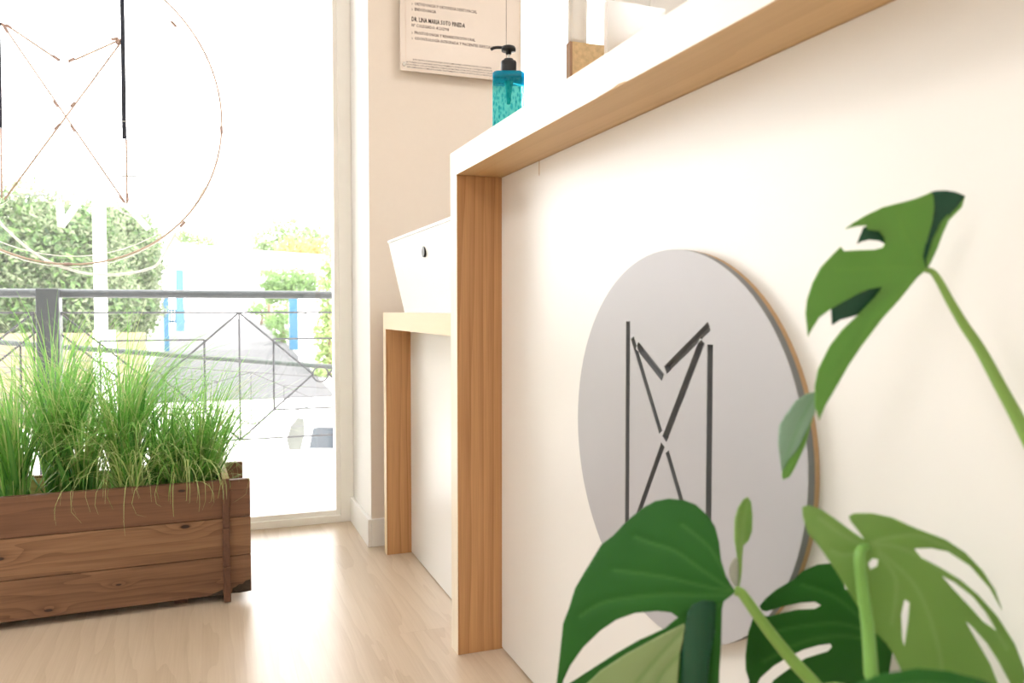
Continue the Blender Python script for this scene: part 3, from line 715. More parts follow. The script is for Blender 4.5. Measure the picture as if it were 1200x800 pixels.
# ================================================================ OUTSIDE
# terrace, street and rising drive (ground heights read against the horizon)
struct('trim_5', BX((-6, GY + .065, -.25), (5, 4.06, -.035)), 'concrete')
bm = bmesh.new()
prof = [(3.2, -2.35), (14, -2.25), (17.5, -2.12), (28, -.60), (45, -.02), (75, .25), (110, .3)]
for i, (y, z) in enumerate(prof):
    pass
rows = [[bm.verts.new((x, y, z)) for x in (-45, -1.6, 2.75, 45)] for y, z in prof]
rowb = [[bm.verts.new((x, y, z - .6)) for x in (-45, -1.6, 2.75, 45)] for y, z in prof]
for a, b in zip(rows, rows[1:]):
    for k in range(3): bm.faces.new((a[k], a[k + 1], b[k + 1], b[k])).material_index = 0
for a, b in zip(rowb, rowb[1:]):
    for k in range(3): bm.faces.new((a[k], b[k], b[k + 1], a[k + 1]))
gd = struct('trim_6', bm, ['street'])
def gz(y):
    for (a, za), (b, zb) in zip(prof, prof[1:]):
        if a <= y <= b: return za + (zb - za) * (y - a) / (b - a)
    return .3
# asphalt of the drive on top of the street slab
bm = bmesh.new()
L_ = [onY(u, v, y) for u, v, y in ()]
pr_ = [(21.5, -1.7, 3.1), (28, -1.5, 2.62), (45, -1.6, 2.9), (75, -2.2, 3.6)]
top = [[bm.verts.new((x, y, gz(y) + .03)) for x in (a, b)] for y, a, b in pr_]; bot = [[bm.verts.new((x, y, gz(y) - .05)) for x in (a, b)] for y, a, b in pr_]
for i in range(3):
    bm.faces.new((top[i][0], top[i][1], top[i + 1][1], top[i + 1][0])); bm.faces.new((bot[i][0], bot[i + 1][0], bot[i + 1][1], bot[i][1]))
    for s in (0, 1): bm.faces.new((top[i][s], top[i + 1][s], bot[i + 1][s], bot[i][s]))
bm.faces.new((top[0][0], bot[0][0], bot[0][1], top[0][1]))
struct('trim_7', bm, 'asphalt')

# railing on the terrace edge
RYY = 3.9
def railing(name, label, y, top_uv, post_us, cxs, half, z_top, mat, matb, r_top, rb, slope=0., floor_z=-.035, fade=1, x0=-2.0, x1=3.2, zdrop=.075, zbot=None, zmid=(.615, .275), ringr=.036):
    rt = thing(name, label, 'railing', (0, y, floor_z))
    sh = lambda x, z: Vector((x, y, z + slope * x))
    link('top_rail', T([sh(x0, z_top), sh(x1, z_top)], r_top, 14), mat, rt, smooth=True)
    zt = z_top - zdrop; zb = zbot; zm = (zt + zb) / 2
    link('rail_bar', T([sh(x0, zt), sh(x1, zt)], rb, 6), matb, rt)
    link('rail_bar', T([sh(x0, zb), sh(x1, zb)], rb, 6), matb, rt)
    for c in cxs:
        # half the diamond width
        k = half / (zt - zm)
        for s in (-1, 1):
            link('diagonal', T([sh(c, zt), sh(c + s * half, zm + .002)], rb * 1.15, 6), matb, rt)
            link('diagonal', T([sh(c + s * half, zm - .002), sh(c, zb)], rb * 1.15, 6), matb, rt)
            xx = c + s * half * .46; 
            link('upright_bar', T([sh(xx, zt - (zt - zm) * .42), sh(xx, zb + (zm - zb) * .45)], rb * 1.15, 6), matb, rt)
        link('centre_bar', T([sh(c, zt), sh(c, zb)], rb, 6), matb, rt)
    cs = sorted(cxs)
    for a, b in zip(cs, cs[1:]):
        if b - a < .3: continue
        for z in (zt - (zt - zm) * .42, zb + (zm - zb) * .45):
            link('rail_bar', T([sh(a + half * .46, z), sh(b - half * .46, z)], rb, 6), matb, rt)
        m = (a + b) / 2
        link('ring', T([sh(m + ringr * math.cos(t * math.pi / 12), zm + ringr * math.sin(t * math.pi / 12)) for t in range(25)], rb, 6), matb, rt)
    for px_ in post_us:
        hw_ = r_top * 2.35
        zt_ = z_top + slope * px_ + r_top * 1.05
        link('post', BX((px_ - hw_, y - hw_, floor_z), (px_ + hw_, y + hw_, zt_)), mat, rt, bevel=.004)
    return rt
pk = onY(280, 366, RYY); zb_ = onY(280, 515, RYY).z
railing('terrace_railing', 'dark grey steel railing with diamond bars along the terrace, nearest the window', RYY, None, [onY(58.5, 400, RYY).x - 2.44 * 0, onY(58.5, 400, RYY).x + 2.62], [pk.x - 1.55, pk.x - .825, pk.x - .725, pk.x, pk.x + .73, pk.x + 1.46], .327, .821, 'rail', 'bar', .0185, .0042, 0., zdrop=.083, zbot=zb_)
p1, p2 = onY(0, 401, 5.5), onY(393, 430, 5.5)
slp = (p2.z - p1.z) / (p2.x - p1.x)
pk2 = onY(294, 439, 5.5)
railing('ramp_railing', 'sloping green-grey steel railing behind the terrace railing', 5.5, None, [-1.9, 2.2], [pk2.x - 2.2, pk2.x - 1.1, pk2.x, pk2.x + 1.1], .45, p1.z - slp * p1.x, 'rail2', 'bar2', .017, .0036, slp, floor_z=-2.345, zdrop=.075, zbot=-.05 - slp * 0 + .08, x0=-2.6, x1=2.6)

# foliage maker
def leafcloud(bm, c, r, n, size, seed, squash=(1, 1, 1), bump=.35):
    g = random.Random(seed); lay = bm.verts.layers.float.get('vein') or bm.verts.layers.float.new('vein')
    for i in range(n):
        d = Vector((g.gauss(0, 1), g.gauss(0, 1), g.gauss(0, 1))).normalized()
        rad = (g.random() ** .35) * (1 + bump * mnoise.noise(d * 2.3 + Vector((seed, 0, 0))))
        p = Vector(c) + Vector((d.x * r[0], d.y * r[1], d.z * r[2])) * rad
        a = Vector((g.gauss(0, 1), g.gauss(0, 1), g.gauss(0, 1))).normalized(); b = a.orthogonal().normalized()
        s = size * g.uniform(.6, 1.3)
        q = [p - a * s, p + b * s * .45, p + a * s, p - b * s * .45]
        v = [bm.verts.new(k) for k in q]
        for k in v: k[lay] = g.random() * .5
        bm.faces.new((v[0], v[1], v[2])); bm.faces.new((v[0], v[2], v[3]))
def plant(name, label, cat, blobs, mat, size, seed, trunk=None, group=None, mat2=None):
    c = blobs[0][0]; gzz = gz(c[1])
    t = thing(name, label, cat, (c[0], c[1], gzz), group)
    bm = bmesh.new()
    for i, (cc_, r, n) in enumerate(blobs): leafcloud(bm, cc_, r, n, size, seed + i)
    link('foliage', bm, mat, t, kind='stuff')
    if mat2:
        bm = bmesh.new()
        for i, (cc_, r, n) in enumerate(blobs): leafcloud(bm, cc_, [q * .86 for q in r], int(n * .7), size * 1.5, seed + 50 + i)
        link('shade_foliage', bm, mat2, t, kind='stuff')
    for (x, y, z1, rad) in (trunk or [(c[0], c[1], c[2], .08)]):
        link('trunk', T([(x, y, gzz - .05), (x + .05, y, (gzz + z1) / 2), (x, y, z1)], [rad, rad * .8, rad * .5], 8), 'trunk', t, smooth=True)
    return t
def atp(u, v, y): return tuple(onY(u, v, y))
HY = 22
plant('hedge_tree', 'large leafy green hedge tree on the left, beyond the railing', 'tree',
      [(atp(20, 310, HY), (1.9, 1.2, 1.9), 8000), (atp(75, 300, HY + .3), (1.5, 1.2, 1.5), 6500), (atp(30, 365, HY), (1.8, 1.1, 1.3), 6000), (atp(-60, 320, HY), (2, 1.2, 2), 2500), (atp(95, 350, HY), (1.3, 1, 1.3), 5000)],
      'hedge', .075, 3, [(atp(10, 300, HY)[0], HY, 1.2, .14), (atp(75, 300, HY)[0], HY, 1.2, .1)], mat2='hedge_shade')
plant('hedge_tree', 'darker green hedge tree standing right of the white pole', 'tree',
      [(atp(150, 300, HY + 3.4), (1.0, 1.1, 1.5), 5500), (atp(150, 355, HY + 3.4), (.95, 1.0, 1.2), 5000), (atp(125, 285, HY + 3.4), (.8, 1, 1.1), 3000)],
      'hedge', .07, 23, [(atp(150, 300, HY + 3.4)[0], HY + 3.4, 1.0, .12)], mat2='hedge_shade')
plant('bare_tree', 'thin greyish twiggy tree at the left edge, behind the hedge', 'tree', [(atp(18, 222, HY + 4), (1.3, .8, .75), 420)], 'treefar', .05, 40, [(atp(18, 222, HY + 4)[0], HY + 4, 4.2, .07)])
# low ochre wall in front of the hedge
a = onY(-120, 392, 19.7); b = onY(170, 392, 19.7)
struct('wall_garden', BX((a.x - 4, 19.7, -2.2), (b.x, 19.9, a.z)), 'earth')
# white wall pier left of the drive, blue gate post and pale blue gate leaf
a = onY(163, 352, 27); b = onY(190, 352, 27)
gp = thing('gate_pier', 'white rendered gate pier left of the drive', 'pier', ((a.x + b.x) / 2, 27.2, gz(27)))
link('pier', BX((a.x, 27, gz(27) - .3), (b.x, 27.5, onY(170, 262, 27).z)), 'render', gp)
link('cap', BX((a.x - .05, 26.95, onY(170, 262, 27).z), (b.x + .05, 27.55, onY(170, 262, 27).z + .08)), 'render', gp)
gl = thing('blue_gate_post', 'blue gate post on the left side of the drive', 'gate post', (onY(194, 400, 28).x, 28, gz(28)))
a, b = onY(190, 411, 28), onY(198.5, 411, 28)
link('post', BX((a.x, 27.95, gz(28) - .1), (b.x, 28.15, onY(190, 349, 28).z)), 'blue', gl)
link('cap', BX((a.x - .02, 27.93, onY(190, 349, 28).z), (b.x + .02, 28.17, onY(190, 349, 28).z + .05)), 'blue', gl)
link('latch', BX((b.x - .12, 27.9, onY(190, 366, 28).z - .04), (b.x - .04, 27.95, onY(190, 366, 28).z + .04)), 'render', gl)
gt = thing('blue_gate_leaf', 'pale blue slatted gate leaf standing open behind the left blue post', 'gate', (onY(206, 378, 34).x, 34, gz(34)))
a, b = onY(198, 378, 34), onY(217, 378, 34); zt_ = onY(206, 362, 34).z; zlo = onY(206, 379, 34).z
link('frame', box(BX((a.x, 34, zlo + .05), (b.x, 34.06, zlo + .12)), (a.x, 34, zt_ - .07), (b.x, 34.06, zt_)), 'blue_pale', gt)
for i in range(6):
    xx = a.x + (b.x - a.x) * (i + .5) / 6
    link('slat', BX((xx - .035, 34.0, zlo), (xx + .035, 34.03, zt_)), 'blue_pale', gt)
xx = onY(212, 378, 34)
link('tall_post', BX((xx.x - .17, 33.95, zlo - .3), (xx.x + .12, 34.1, onY(212, 316, 34).z)), 'blue_pale', gt)
# white garden wall across the end of the drive and white roof edge
struct('wall_far', BX((onY(216, 290, 60).x, 60, -.5), (onY(262, 290, 60).x + 6, 60.4, onY(240, 288, 60).z)), 'render')
a, b = onY(225, 352, 55), onY(300, 352, 55)
struct('wall_garage', BX((onY(216, 352, 58).x, 58, -.4), (onY(318, 352, 58).x, 58.3, onY(225, 356, 58).z)), 'render')
# right side: white wall, blue post, sloping white canopy
rp = thing('blue_gate_post', 'blue gate post on the right side of the drive, in front of the white wall', 'gate post', (onY(345, 400, 28).x, 28, gz(28)))
a, b = onY(339.5, 409, 28), onY(351, 409, 28)
link('post', BX((a.x, 27.95, gz(28) - .1), (b.x, 28.15, onY(345, 349, 28).z)), 'blue', rp)
link('cap', BX((a.x - .02, 27.93, onY(345, 349, 28).z), (b.x + .02, 28.17, onY(345, 349, 28).z + .05)), 'blue', rp)
a = onY(351, 440, 26)
struct('wall_garden_right', BX((a.x, 26, gz(26) - .6), (a.x + 9, 26.3, onY(351, 349, 26).z)), 'render')
nmb = thing('house_number', 'small dark house number plate on the white garden wall', 'sign', (onY(358, 372, 25.9).x, 25.99, onY(358, 372, 25.99).z))
for v in (368, 373):
    q = onY(358, v, 25.99); link('mark', BX((q.x - .03, 25.975, q.z - .03), (q.x + .03, 25.999, q.z + .03)), 'bar', nmb)
cv = thing('white_canopy', 'sloping white canopy roof above the bushes on the right', 'canopy', (onY(340, 310, 32).x, 32, gz(32)))
bm = bmesh.new()
q = [onY(292, 293, 32), onY(392, 300, 32), onY(378, 329, 32), onY(296, 313, 32)]
f1 = [bm.verts.new(p) for p in q]; f2 = [bm.verts.new(p + Vector((0, 1.2, .1))) for p in q]
bm.faces.new(f1); bm.faces.new(f2[::-1])
for i in range(4): bm.faces.new((f1[i], f2[i], f2[(i + 1) % 4], f1[(i + 1) % 4]))
link('roof', bm, 'render', cv)
q0 = onY(378, 330, 32); link('post', BX((q0.x - .08, 32, gz(32) - .1), (q0.x + .08, 32.2, q0.z + .2)), 'pole', cv)
plant('far_tree', 'round grey-green tree above the white canopy', 'tree', [(atp(335, 285, 48), (1.9, 1.2, 1.6), 1500), (atp(372, 290, 48), (1.6, 1, 1.2), 1100), (atp(310, 296, 48), (1.2, 1, .6), 300)], 'treefar', .15, 60)
plant('flowering_shrub', 'orange and yellow tufted shrub on top of the white canopy', 'shrub', [(atp(350, 291, 36), (1.1, .5, .55), 360), (atp(375, 296, 36), (.6, .4, .6), 160)], 'redpl', .13, 70)
plant('green_bush', 'green bush right of the drive, under the white canopy', 'bush', [(atp(340, 333, 29.5), (1.05, .8, .62), 1500), (atp(322, 340, 29.5), (.5, .6, .5), 600), (atp(362, 335, 29.5), (.7, .5, .5), 500)], 'bush', .085, 80)
plant('green_bush', 'yellow-green bush beside the right blue gate post', 'bush', [(atp(331, 382, 31.2), (.42, .5, .85), 700)], 'bush', .08, 85)
plant('green_bush', 'small round green bush farther up the drive', 'bush', [(atp(306, 362, 44), (.75, .6, .5), 500), (atp(321, 376, 36), (.45, .6, .4), 300)], 'bush', .1, 90)
plant('green_bush', 'low bush hanging over the far white wall left of the canopy', 'bush', [(atp(314, 319, 40), (.4, .5, .25), 200)], 'bush', .1, 95)
plant('creeper_column', 'tall leafy creeper growing up beside the window frame edge, right', 'creeper', [(atp(384, 345, 24), (.30, .3, 1.0), 420), (atp(381, 395, 24), (.34, .3, .8), 420), (atp(381, 440, 24), (.40, .35, .75), 480), (atp(387, 312, 24), (.25, .3, .6), 160)], 'creeper', .10, 100)
# far greenery and roof at centre left
plant('far_tree', 'thin strip of greenery over the far white wall', 'tree', [(atp(232, 281, 70), (1.8, 1, .5), 300), (atp(215, 275, 70), (.6, 1, .6), 120)], 'treefar', .2, 120)
# white utility pole with braces, and overhead lines
PY_ = 16.
ptp, pbt = onY(114, 150, PY_), onY(116, 398, PY_)
up = thing('utility_pole', 'thick white utility pole with diagonal braces in front of the hedge', 'pole', (ptp.x, PY_, gz(PY_)))
link('pole', T([(ptp.x, PY_, gz(PY_) - .1), (ptp.x, PY_, onY(114, 195, PY_).z)], .105, 16), 'pole', up, smooth=True)
link('base', BX((ptp.x - .12, PY_ - .13, gz(PY_)), (ptp.x + .22, PY_ + .13, onY(114, 387, PY_).z)), 'pole', up)
q1, q2, q3 = onY(70, 238, PY_), onY(72, 265, PY_), onY(98, 228, PY_)
link('brace', T([q1, q2], .055, 10), 'pole', up); link('brace', T([q2, q3, Vector((ptp.x, PY_, q3.z + .25))], .05, 10), 'pole', up)
link('brace', T([onY(157, 250, PY_), onY(174, 268, PY_)], .045, 10), 'pole', up)
link('brace', T([Vector((ptp.x, PY_, onY(1, 205, PY_).z)), onY(157, 250, PY_)], .03, 10), 'pole', up)
link('cross_arm', T([onY(140, 206, PY_), onY(172, 207, PY_)], .022, 8), 'bar2', up)
link('bracket', T([Vector((ptp.x, PY_, onY(121, 210, PY_).z)), onY(123, 212, PY_)], .03, 8), 'bar2', up)
for k, (u0, v0, u1, v1, sag, y) in enumerate(((-200, 178, 800, 190, 3, 19), (-200, 232, 70, 228, 1, 20))):
    pts = [onY(u0 + (u1 - u0) * i / 16, v0 + (v1 - v0) * i / 16 + sag * (1 - (i / 8 - 1) ** 2), y) for i in range(17)]
    t = thing('overhead_wire', ('thin overhead wire crossing the whole window view', 'short overhead wire at the left edge above the hedge')[k], 'wire', tuple(pts[0]))
    link('wire', T(pts, .011, 6), 'bar2', t)
# parked white car below the terrace
CY = 10.6
car = thing('parked_car', 'white parked car with grey glass, seen over the terrace edge', 'car', (onY(420, 500, CY).x, CY + .85, gz(CY)))
def cp(u, v, dy=0): return onY(u, v, CY) + Vector((0, dy, 0))
za = gz(CY); xs0 = cp(330, 500).x; xs1 = xs0 + 4.2
roofz = cp(360, 486).z; beltz = cp(360, 528).z
bm = bmesh.new()
side = [(xs0 - .55, za + .30), (xs0 - .55, beltz - .12), (xs0 - .1, beltz), (cp(338, 505).x, (roofz + beltz) / 2 + .05), (cp(352, 488).x, roofz - .02), (cp(380, 484).x, roofz + .03), (xs0 + 2.6, roofz + .02), (xs0 + 3.2, beltz + .02), (xs1, beltz - .1), (xs1 + .05, za + .35), (xs1 - .5, za + .22), (xs0 + .2, za + .22)]
n_ = len(side); W = 1.7
rws = [[bm.verts.new((x, CY + y_, z)) for x, z in side] for y_ in (0, W)]
for i in range(n_): bm.faces.new((rws[0][i], rws[0][(i + 1) % n_], rws[1][(i + 1) % n_], rws[1][i]))
bm.faces.new(rws[0][::-1]); bm.faces.new(rws[1])
link('body', bm, 'car', car, bevel=.05)
bm = bmesh.new()
sw_ = [cp(367, 501, -.02), cp(400, 499, -.02), cp(455, 500, -.02), cp(470, 525, -.02), cp(362, 525, -.02)]
w2_ = [p + Vector((0, .03, 0)) for p in sw_]
A_ = [bm.verts.new(p) for p in sw_]; B_ = [bm.verts.new(p) for p in w2_]
bm.faces.new(A_[::-1]); bm.faces.new(B_)
for i in range(5): bm.faces.new((A_[i], A_[(i + 1) % 5], B_[(i + 1) % 5], B_[i]))
link('side_window', bm, 'carglass', car)
bm = bmesh.new(); sw_ = [cp(349, 489, -.02), cp(356, 490, -.02), cp(357, 508, -.02), cp(352, 527, -.02), cp(339, 527, -.02), cp(336, 515, -.02), cp(340, 500, -.02)]
A_ = [bm.verts.new(p) for p in sw_]; B_ = [bm.verts.new(p + Vector((0, .03, 0))) for p in sw_]
bm.faces.new(A_[::-1]); bm.faces.new(B_)
for i in range(7): bm.faces.new((A_[i], A_[(i + 1) % 7], B_[(i + 1) % 7], B_[i]))
link('rear_window', bm, 'cargrey', car)
for xx in (xs0 + .35, xs0 + 3.2):
    for yy in (.02, W - .2):
        link('wheel', T([(xx, CY + yy, za + .3), (xx, CY + yy + .18, za + .3)], .3, 24), 'black', car)

# ================================================================ MONSTERA
mon_base = Vector((.33, .50, 0))
mp_ = thing('monstera_plant', 'monstera plant with glossy split leaves in the right foreground', 'plant', tuple(mon_base + Vector((0, 0, .2))))
potb = thing('plant_pot', 'white ceramic pot of the monstera, below the picture edge', 'pot', tuple(mon_base))
link('pot', lathe(bmesh.new(), [(.095, 0), (.125, .20), (.13, .21), (.122, .21), (.118, .17), (.05, .165)], mon_base, 40), 'terracotta', potb, smooth=True)
tag(link('potting_soil', lathe(bmesh.new(), [(.1, 0), (.112, .012), (.06, .02)], mon_base + Vector((0, 0, .17)), 30), 'soil', None), 'brown soil in the white monstera pot', 'soil', kind='stuff')
def leaf(name, loops, dfun, mat, veins=(), step=3.4, vw=2.2, thick=.0006, vamp=.0012, label=None, smoothn=0, rough_edge=True):
    """blade: outline given as sight lines, carried to its own curved surface in the room (dfun = distance)"""
    L2 = []
    for lp in loops:
        P = [Vector(p) for p in lp]; out = []
        n = len(P)
        for i in range(n):            # Catmull-Rom rounding of the outline, sharp corners marked by a third value
            p0, p1, p2, p3 = P[i - 1], P[i], P[(i + 1) % n], P[(i + 2) % n]
            seg = max(1, int((p2 - p1).length / 6))
            for k in range(seg):
                t = k / seg
                q = .5 * ((2 * p1) + (p2 - p0) * t + (2 * p0 - 5 * p1 + 4 * p2 - p3) * t * t + (3 * p1 - p0 - 3 * p2 + p3) * t ** 3) if smoothn else p1.lerp(p2, t)
                out.append((q.x, q.y))
        L2.append(out)
    v, tris = fill2d(L2, step)
    bm = bmesh.new(); lay = bm.verts.layers.float.new('vein'); V = []
    vs = [smooth_path([Vector((*p, 0)) for p in vn], 5) for vn in veins]
    def vdist(x, y):
        best = 1e9
        for vn in vs:
            for a, b in zip(vn, vn[1:]):
                ax, ay, bx, by = a.x, a.y, b.x, b.y
                L = (bx - ax) ** 2 + (by - ay) ** 2 + 1e-9
                t = max(0, min(1, ((x - ax) * (bx - ax) + (y - ay) * (by - ay)) / L))
                d = math.hypot(x - ax - t * (bx - ax), y - ay - t * (by - ay))
                if d < best: best = d
        return best
    for p in v:
        d = dfun(p[0], p[1]); g = 0
        if vs:
            dd = vdist(p[0], p[1]); g = math.exp(-(dd / vw) ** 2); d += vamp * math.exp(-(dd / (vw * 3)) ** 2)
        q = bm.verts.new(onD(p[0], p[1], d)); q[lay] = g * .4; V.append(q)
    for t in tris:
        f = bm.faces.new([V[i] for i in t])
    bmesh.ops.recalc_face_normals(bm, faces=bm.faces)
    o = link(name, bm, mat, mp_, smooth=True)
    so = o.modifiers.new('thickness', 'SOLIDIFY'); so.thickness = thick; so.offset = 0
    if label: o['label'] = label
    return o
def quad(d0, u0, v0, a, b, c, e=0, f=0):
    return lambda u, v: d0 + a * (u - u0) / 100 + b * (v - v0) / 100 + c * ((u - u0) / 100) ** 2 + e * ((v - v0) / 100) ** 2 + f * (u - u0) * (v - v0) / 1e4
# --- upper right leaf
dA = quad(.648, 1086, 315, -.012, .004, -.014, -.006, .004)
A = [(1086, 315), (1083, 303), (1087, 280), (1093, 258), (1095, 243), (1094, 230), (1091, 225), (1085, 228), (1072, 233), (1055, 237.5), (1035, 242.5), (1015, 252), (1000, 261), (990, 268.5), (1005, 265), (1015, 264), (1017, 269), (1030, 271), (1036, 278), (1037, 285), (1034, 290), (1025, 292.5), (1005, 293), (989, 294), (985, 289), (975, 299), (962, 313), (952, 332), (946, 350), (944, 367), (947, 394), (951, 386), (960, 372), (975, 361), (1000, 347), (1017, 339), (1034, 336), (1025, 348), (1003, 371), (987, 386), (973, 404), (959, 432), (955, 452), (955, 475), (960, 492), (967, 475), (982, 450), (995, 427), (1010, 405), (1035, 372), (1055, 350), (1075, 325)]
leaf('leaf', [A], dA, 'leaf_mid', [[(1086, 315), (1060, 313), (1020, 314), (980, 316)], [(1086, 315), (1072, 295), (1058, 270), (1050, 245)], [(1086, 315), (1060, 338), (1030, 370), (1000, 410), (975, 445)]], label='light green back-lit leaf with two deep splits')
bk = lambda u, v: dA(u, v) + .004
leaf('leaf_lobe', [[(1012, 266), (1004, 286), (1010, 283), (1018, 281), (1030, 282), (1038, 286), (1040, 276), (1034, 268), (1020, 264)]], bk, 'leaf_dark', label='dark glossy lobe seen through the upper split')
leaf('leaf_lobe', [[(974, 361), (975, 381), (984, 375), (1002, 370), (1012, 364), (1038, 340), (1036, 334), (1017, 336), (1000, 344)]], bk, 'leaf_dark', label='dark glossy lobe seen through the lower split')
leaf('leaf_lobe', [[(1091, 225), (1096, 223.5), (1108, 223), (1120, 225), (1131, 229.5), (1121, 243), (1106, 258), (1095, 280), (1088, 300), (1085, 313), (1082, 300), (1086, 280), (1092, 258), (1094, 243), (1093, 231)]], quad(.6475, 1086, 315, .012, .004, 0), 'leaf_dark', label='dark glossy folded lobe')
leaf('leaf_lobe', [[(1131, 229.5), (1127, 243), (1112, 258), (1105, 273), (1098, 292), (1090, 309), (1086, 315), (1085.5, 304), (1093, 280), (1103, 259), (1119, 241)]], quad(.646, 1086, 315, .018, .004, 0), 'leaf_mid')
leaf('leaf_lobe', [[(957, 459), (945, 461), (932, 470), (922, 484), (913, 499), (912, 520), (914.5, 540), (916, 552), (919, 549), (923, 540), (934, 527), (944, 508), (955, 484), (957, 470)]], quad(.655, 940, 500, -.03, .0, .05), 'leaf_bloom', [[(955, 464), (940, 490), (928, 520), (918, 548)]], label='small drooping lobe with grey sheen')
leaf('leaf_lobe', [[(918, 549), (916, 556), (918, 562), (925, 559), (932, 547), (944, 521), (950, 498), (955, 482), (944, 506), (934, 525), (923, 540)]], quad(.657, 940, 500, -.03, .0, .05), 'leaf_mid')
def stem(name, uvd, r0, r1, mat='stem'):
    pts = smooth_path([onD(*p) for p in uvd] if len(uvd[0]) == 3 else uvd, 6)
    n = len(pts); return link(name, T(pts, [r0 + (r1 - r0) * i / (n - 1) for i in range(n)], 12), mat, mp_, smooth=True)
def stem2(name, uvd, r0, r1, mat='stem', end=None):
    P = [onD(*p) for p in uvd] + [end if end is not None else mon_base + Vector((0, 0, .185))]
    pts = smooth_path(P, 7); n = len(pts)
    return link(name, T(pts, [r0 + (r1 - r0) * i / (n - 1) for i in range(n)], 12), mat, mp_, smooth=True)
stem2('petiole', [(1084, 316, .649), (1092, 318, .646), (1100, 328, .643), (1113, 352, .639), (1130, 381, .634), (1148, 408, .628), (1172, 452, .618), (1199, 503, .606), (1240, 590, .585), (1300, 760, .54)], .0021, .0062)
# --- big lower left leaf
dB = quad(.690, 862, 693, -.026, -.012, .012, .010, .006)
B1 = [(862, 693), (856, 684), (851, 675), (845, 656), (842.5, 634), (838, 617), (829, 603.5), (815.5, 591), (802, 586), (784, 584), (768, 587), (755, 594), (741, 605), (730, 615), (719, 627), (705, 637.5), (694, 655.5), (683, 673.5), (674, 689), (667, 712), (660, 730), (658, 750), (656, 768), (653, 795), (650, 822), (656, 812), (660, 797), (668, 780), (683, 758.5), (703, 739), (722, 726), (744, 718), (770, 715.6), (787, 717.5), (794, 723), (806, 716), (820, 708), (846, 706), (854, 700)]
vB = [[(862, 693), (845, 683), (815, 662), (790, 645), (760, 635), (745, 629)], [(862, 693), (830, 688), (780, 676), (720, 668)], [(858, 697), (820, 697), (770, 697), (710, 705), (680, 722)], [(862, 692), (850, 670), (830, 640), (800, 615)]]
leaf('leaf', [B1], dB, 'leaf', vB, vw=2.0, label='broad deep green leaf with smooth upper edge')
dB2 = lambda u, v: dB(u, v) + .0005 + .004 * min(1, max(0, (v - 706) / 40))
B2 = [(848, 705), (824, 706), (806, 715), (793, 724), (779, 736), (748, 750), (722, 765), (694, 783), (668, 800), (640, 830), (660, 850), (842, 850), (843, 787), (845, 758), (846, 713)]
leaf('leaf_lobe', [B2], dB2, 'leaf', [[(845, 706), (800, 745), (760, 785), (740, 812)]], label='lower lobe of the broad leaf')
leaf('leaf_lobe', [[(802, 730), (770, 746), (735, 765), (704, 785), (680, 808), (700, 850), (800, 850), (794, 800), (797, 765), (803, 740)]], lambda u, v: dB2(u, v) - .003, 'leaf_under', [[(800, 738), (775, 765), (745, 800)], [(798, 765), (775, 790), (765, 812)]], vw=2.5, label='pale curled underside of the lower lobe')
leaf('leaf_lobe', [[(840, 704.5), (824, 703), (812, 708), (806, 716), (802, 740), (797, 770), (793, 800), (790, 850), (826, 850), (829, 800), (832, 770), (838, 740), (842, 718)]], lambda u, v: dB2(u, v) - .008 + .00002 * (u - 818) ** 2, 'leaf_dark', label='dark rolled lobe with a pale sheen')
stem2('petiole', [(861, 692, .690), (868, 694, .689), (876, 704, .687), (890, 724, .684), (908, 748, .680), (930, 775, .675), (958, 806, .665), (985, 850, .65)], .0040, .0062)
# --- bud leaf and sheath
dG = quad(.690, 866, 650, 0, 0, .0, 0)
leaf('bud_leaf', [[(876, 582), (880, 588), (881.5, 604), (881, 622), (877, 633), (871, 639), (870, 652), (869.5, 668), (868, 680), (865.5, 690), (864, 680), (864.5, 662), (863.5, 648), (860.5, 631), (861, 608), (865, 594.5), (871, 585)]], lambda u, v: .688 + .00006 * (u - 871) ** 2, 'leaf_bloom' if 0 else 'leaf_pale', [[(876, 585), (872, 610), (869, 640), (867, 680)]], step=3, label='small furled new leaf')
leaf('sheath', [[(864, 652), (859, 655), (854.5, 663), (853.5, 672), (856, 680), (862, 688), (866, 690), (867, 680), (866, 665)]], lambda u, v: .691, 'sheath', step=3, label='papery pale sheath')
# --- dark leaf behind, centre right
dD = quad(.745, 950, 720, -.01, .0, .02, .02)
D1 = [(990, 690), (985, 668), (972.6, 659.7), (958, 661), (941, 668.5), (929.5, 679), (909, 691), (896, 702), (890, 710), (893, 715), (898, 716), (906, 714), (915, 711), (938, 706), (955, 705), (962, 709), (955, 713), (935, 714), (915, 718), (902, 722), (890, 721), (882, 725), (877, 740), (873.4, 768), (874, 785), (878, 797), (876, 820), (882, 812), (891, 794), (906.5, 780), (926.6, 768), (941, 761), (960, 755.5), (973, 754), (975, 758), (970, 763), (944, 771), (924, 784), (906, 797), (898, 815), (905, 850), (1010, 850), (1050, 800), (1052, 770), (1040, 735), (1015, 700)]
leaf('leaf', [D1], dD, 'leaf', [[(1020, 740), (980, 730), (930, 735), (900, 742)], [(1020, 735), (980, 700), (940, 685)], [(1020, 750), (985, 745), (940, 752), (895, 775)]], vw=2.0, label='dark green leaf with three narrow slots')
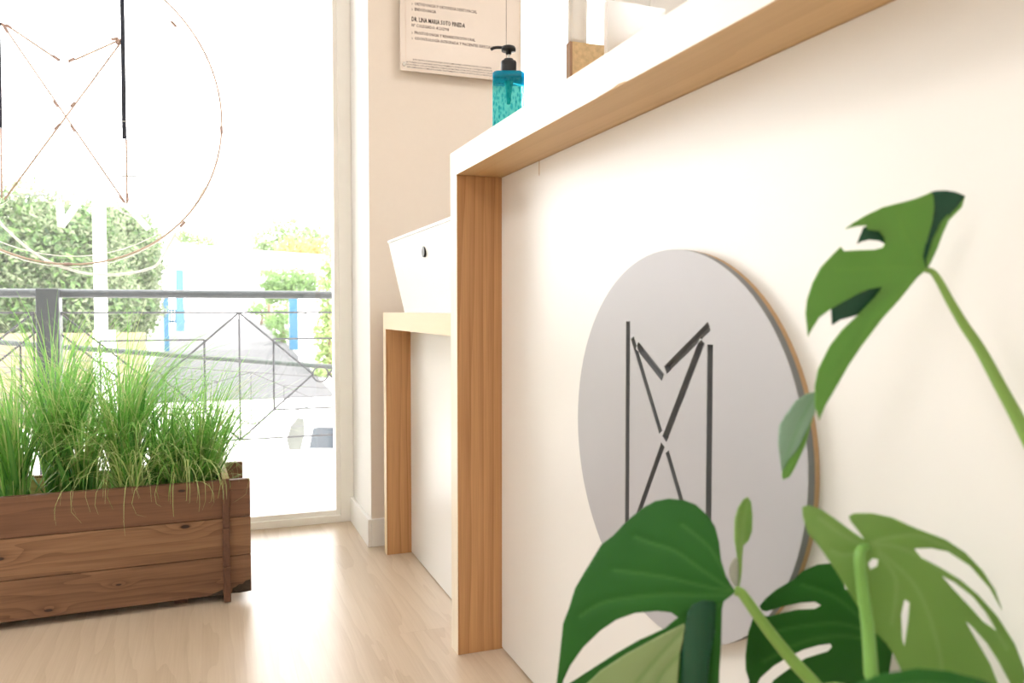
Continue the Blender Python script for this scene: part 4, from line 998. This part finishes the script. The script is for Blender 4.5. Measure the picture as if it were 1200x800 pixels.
# --- pale leaf seen from below, right
dC = quad(.600, 1012, 643, -.012, -.006, .010, .008, .004)
C1 = [(1013, 632), (1005, 621), (997, 611), (994.5, 604.5), (1001, 601), (1022, 601), (1045, 606), (1074, 619), (1108, 632), (1131, 647), (1151, 668), (1166, 691), (1174, 714), (1160, 689), (1137, 663), (1111, 646), (1091, 642), (1071, 642.5), (1079.5, 653), (1102.5, 665), (1125.5, 679), (1146, 696.5), (1169, 722), (1189, 754), (1200, 783), (1208, 850), (1187, 850), (1184, 800), (1171.5, 777), (1157, 754), (1140, 735), (1131, 727), (1143, 748), (1160, 777), (1169, 800), (1172, 850), (1060, 850), (1064, 800), (1056, 785), (1048, 768), (1039, 754), (1025, 740), (1007.6, 714), (993, 691), (979, 668), (959, 639), (947, 625), (941, 606), (940, 594), (947, 591.6), (961.6, 596), (982, 610), (1002, 625)]
H1 = [(1103, 674), (1120, 683), (1140, 699), (1155, 717), (1168, 739), (1152, 728), (1136, 710), (1117, 690)]
H2 = [(1017, 660), (1022, 654), (1029, 655), (1028, 663), (1020, 667)]
H3 = [(1060, 702), (1066, 706), (1064, 730), (1060, 758), (1057, 748), (1056, 720)]
leaf('leaf', [C1, H1, H2, H3], dC, 'leaf_pale', [[(1013, 640), (985, 625), (960, 607)], [(1013, 640), (1050, 640), (1100, 665), (1140, 700), (1180, 760)], [(1013, 640), (1040, 630), (1080, 628), (1125, 650)], [(1030, 645), (1075, 690), (1100, 760), (1105, 810)], [(1013, 643), (990, 650), (975, 645)], [(1030, 650), (1050, 680), (1045, 730)]], vw=2.4, label='pale green leaf seen from below with slots and holes')
stem2('petiole', [(1016, 641, .600), (1010, 643, .592), (1007, 655, .588), (1011, 690, .588), (1017, 735, .586), (1021, 790, .58), (1024, 860, .57)], .0032, .0058, 'stem_pale')
# --- nearest leaf at the bottom edge
dE = quad(.46, 1090, 800, .0, -.05, .01, .0)
leaf('leaf', [[(985, 815), (1005, 800), (1035, 789), (1075, 783), (1110, 786), (1150, 796), (1185, 812), (1210, 860), (1100, 900), (980, 860)]], dE, 'leaf', [[(990, 820), (1090, 800), (1190, 830)]], label='deep green blurred leaf at the bottom edge')
stem2('petiole', [(1090, 860, .49)], .003, .0055)

# ================================================================ ADDED FILL LIGHTS ON THE CEILING (unseen, above the frame)
lm, ln_, ll_, lb = nt('fill_diffuser'); setp(lb, col=(.9, .9, .9), emit=(1, .97, .93), emits=8); MAT['lamp'] = lm
for k, (x, y) in enumerate(((-1.4, -.6), (1.7, 1.2), (-1.4, 1.3), (1.7, -.9))):
    t = thing('ceiling_fill_light', 'added square fill light panel above the room, ' + ('left rear', 'right front', 'left front', 'right rear')[k], 'lamp', (x, y, 2.7), None)
    link('frame', BX((x - .33, y - .33, 2.685), (x + .33, y + .33, 2.6995)), 'wall_white', t)
    link('diffuser', BX((x - .3, y - .3, 2.680), (x + .3, y + .3, 2.6849)), 'lamp', t)

# tidy helper properties; parents keep their children, meshes keep their places
for o in bpy.data.objects:
    if '_o' in o: del o['_o']
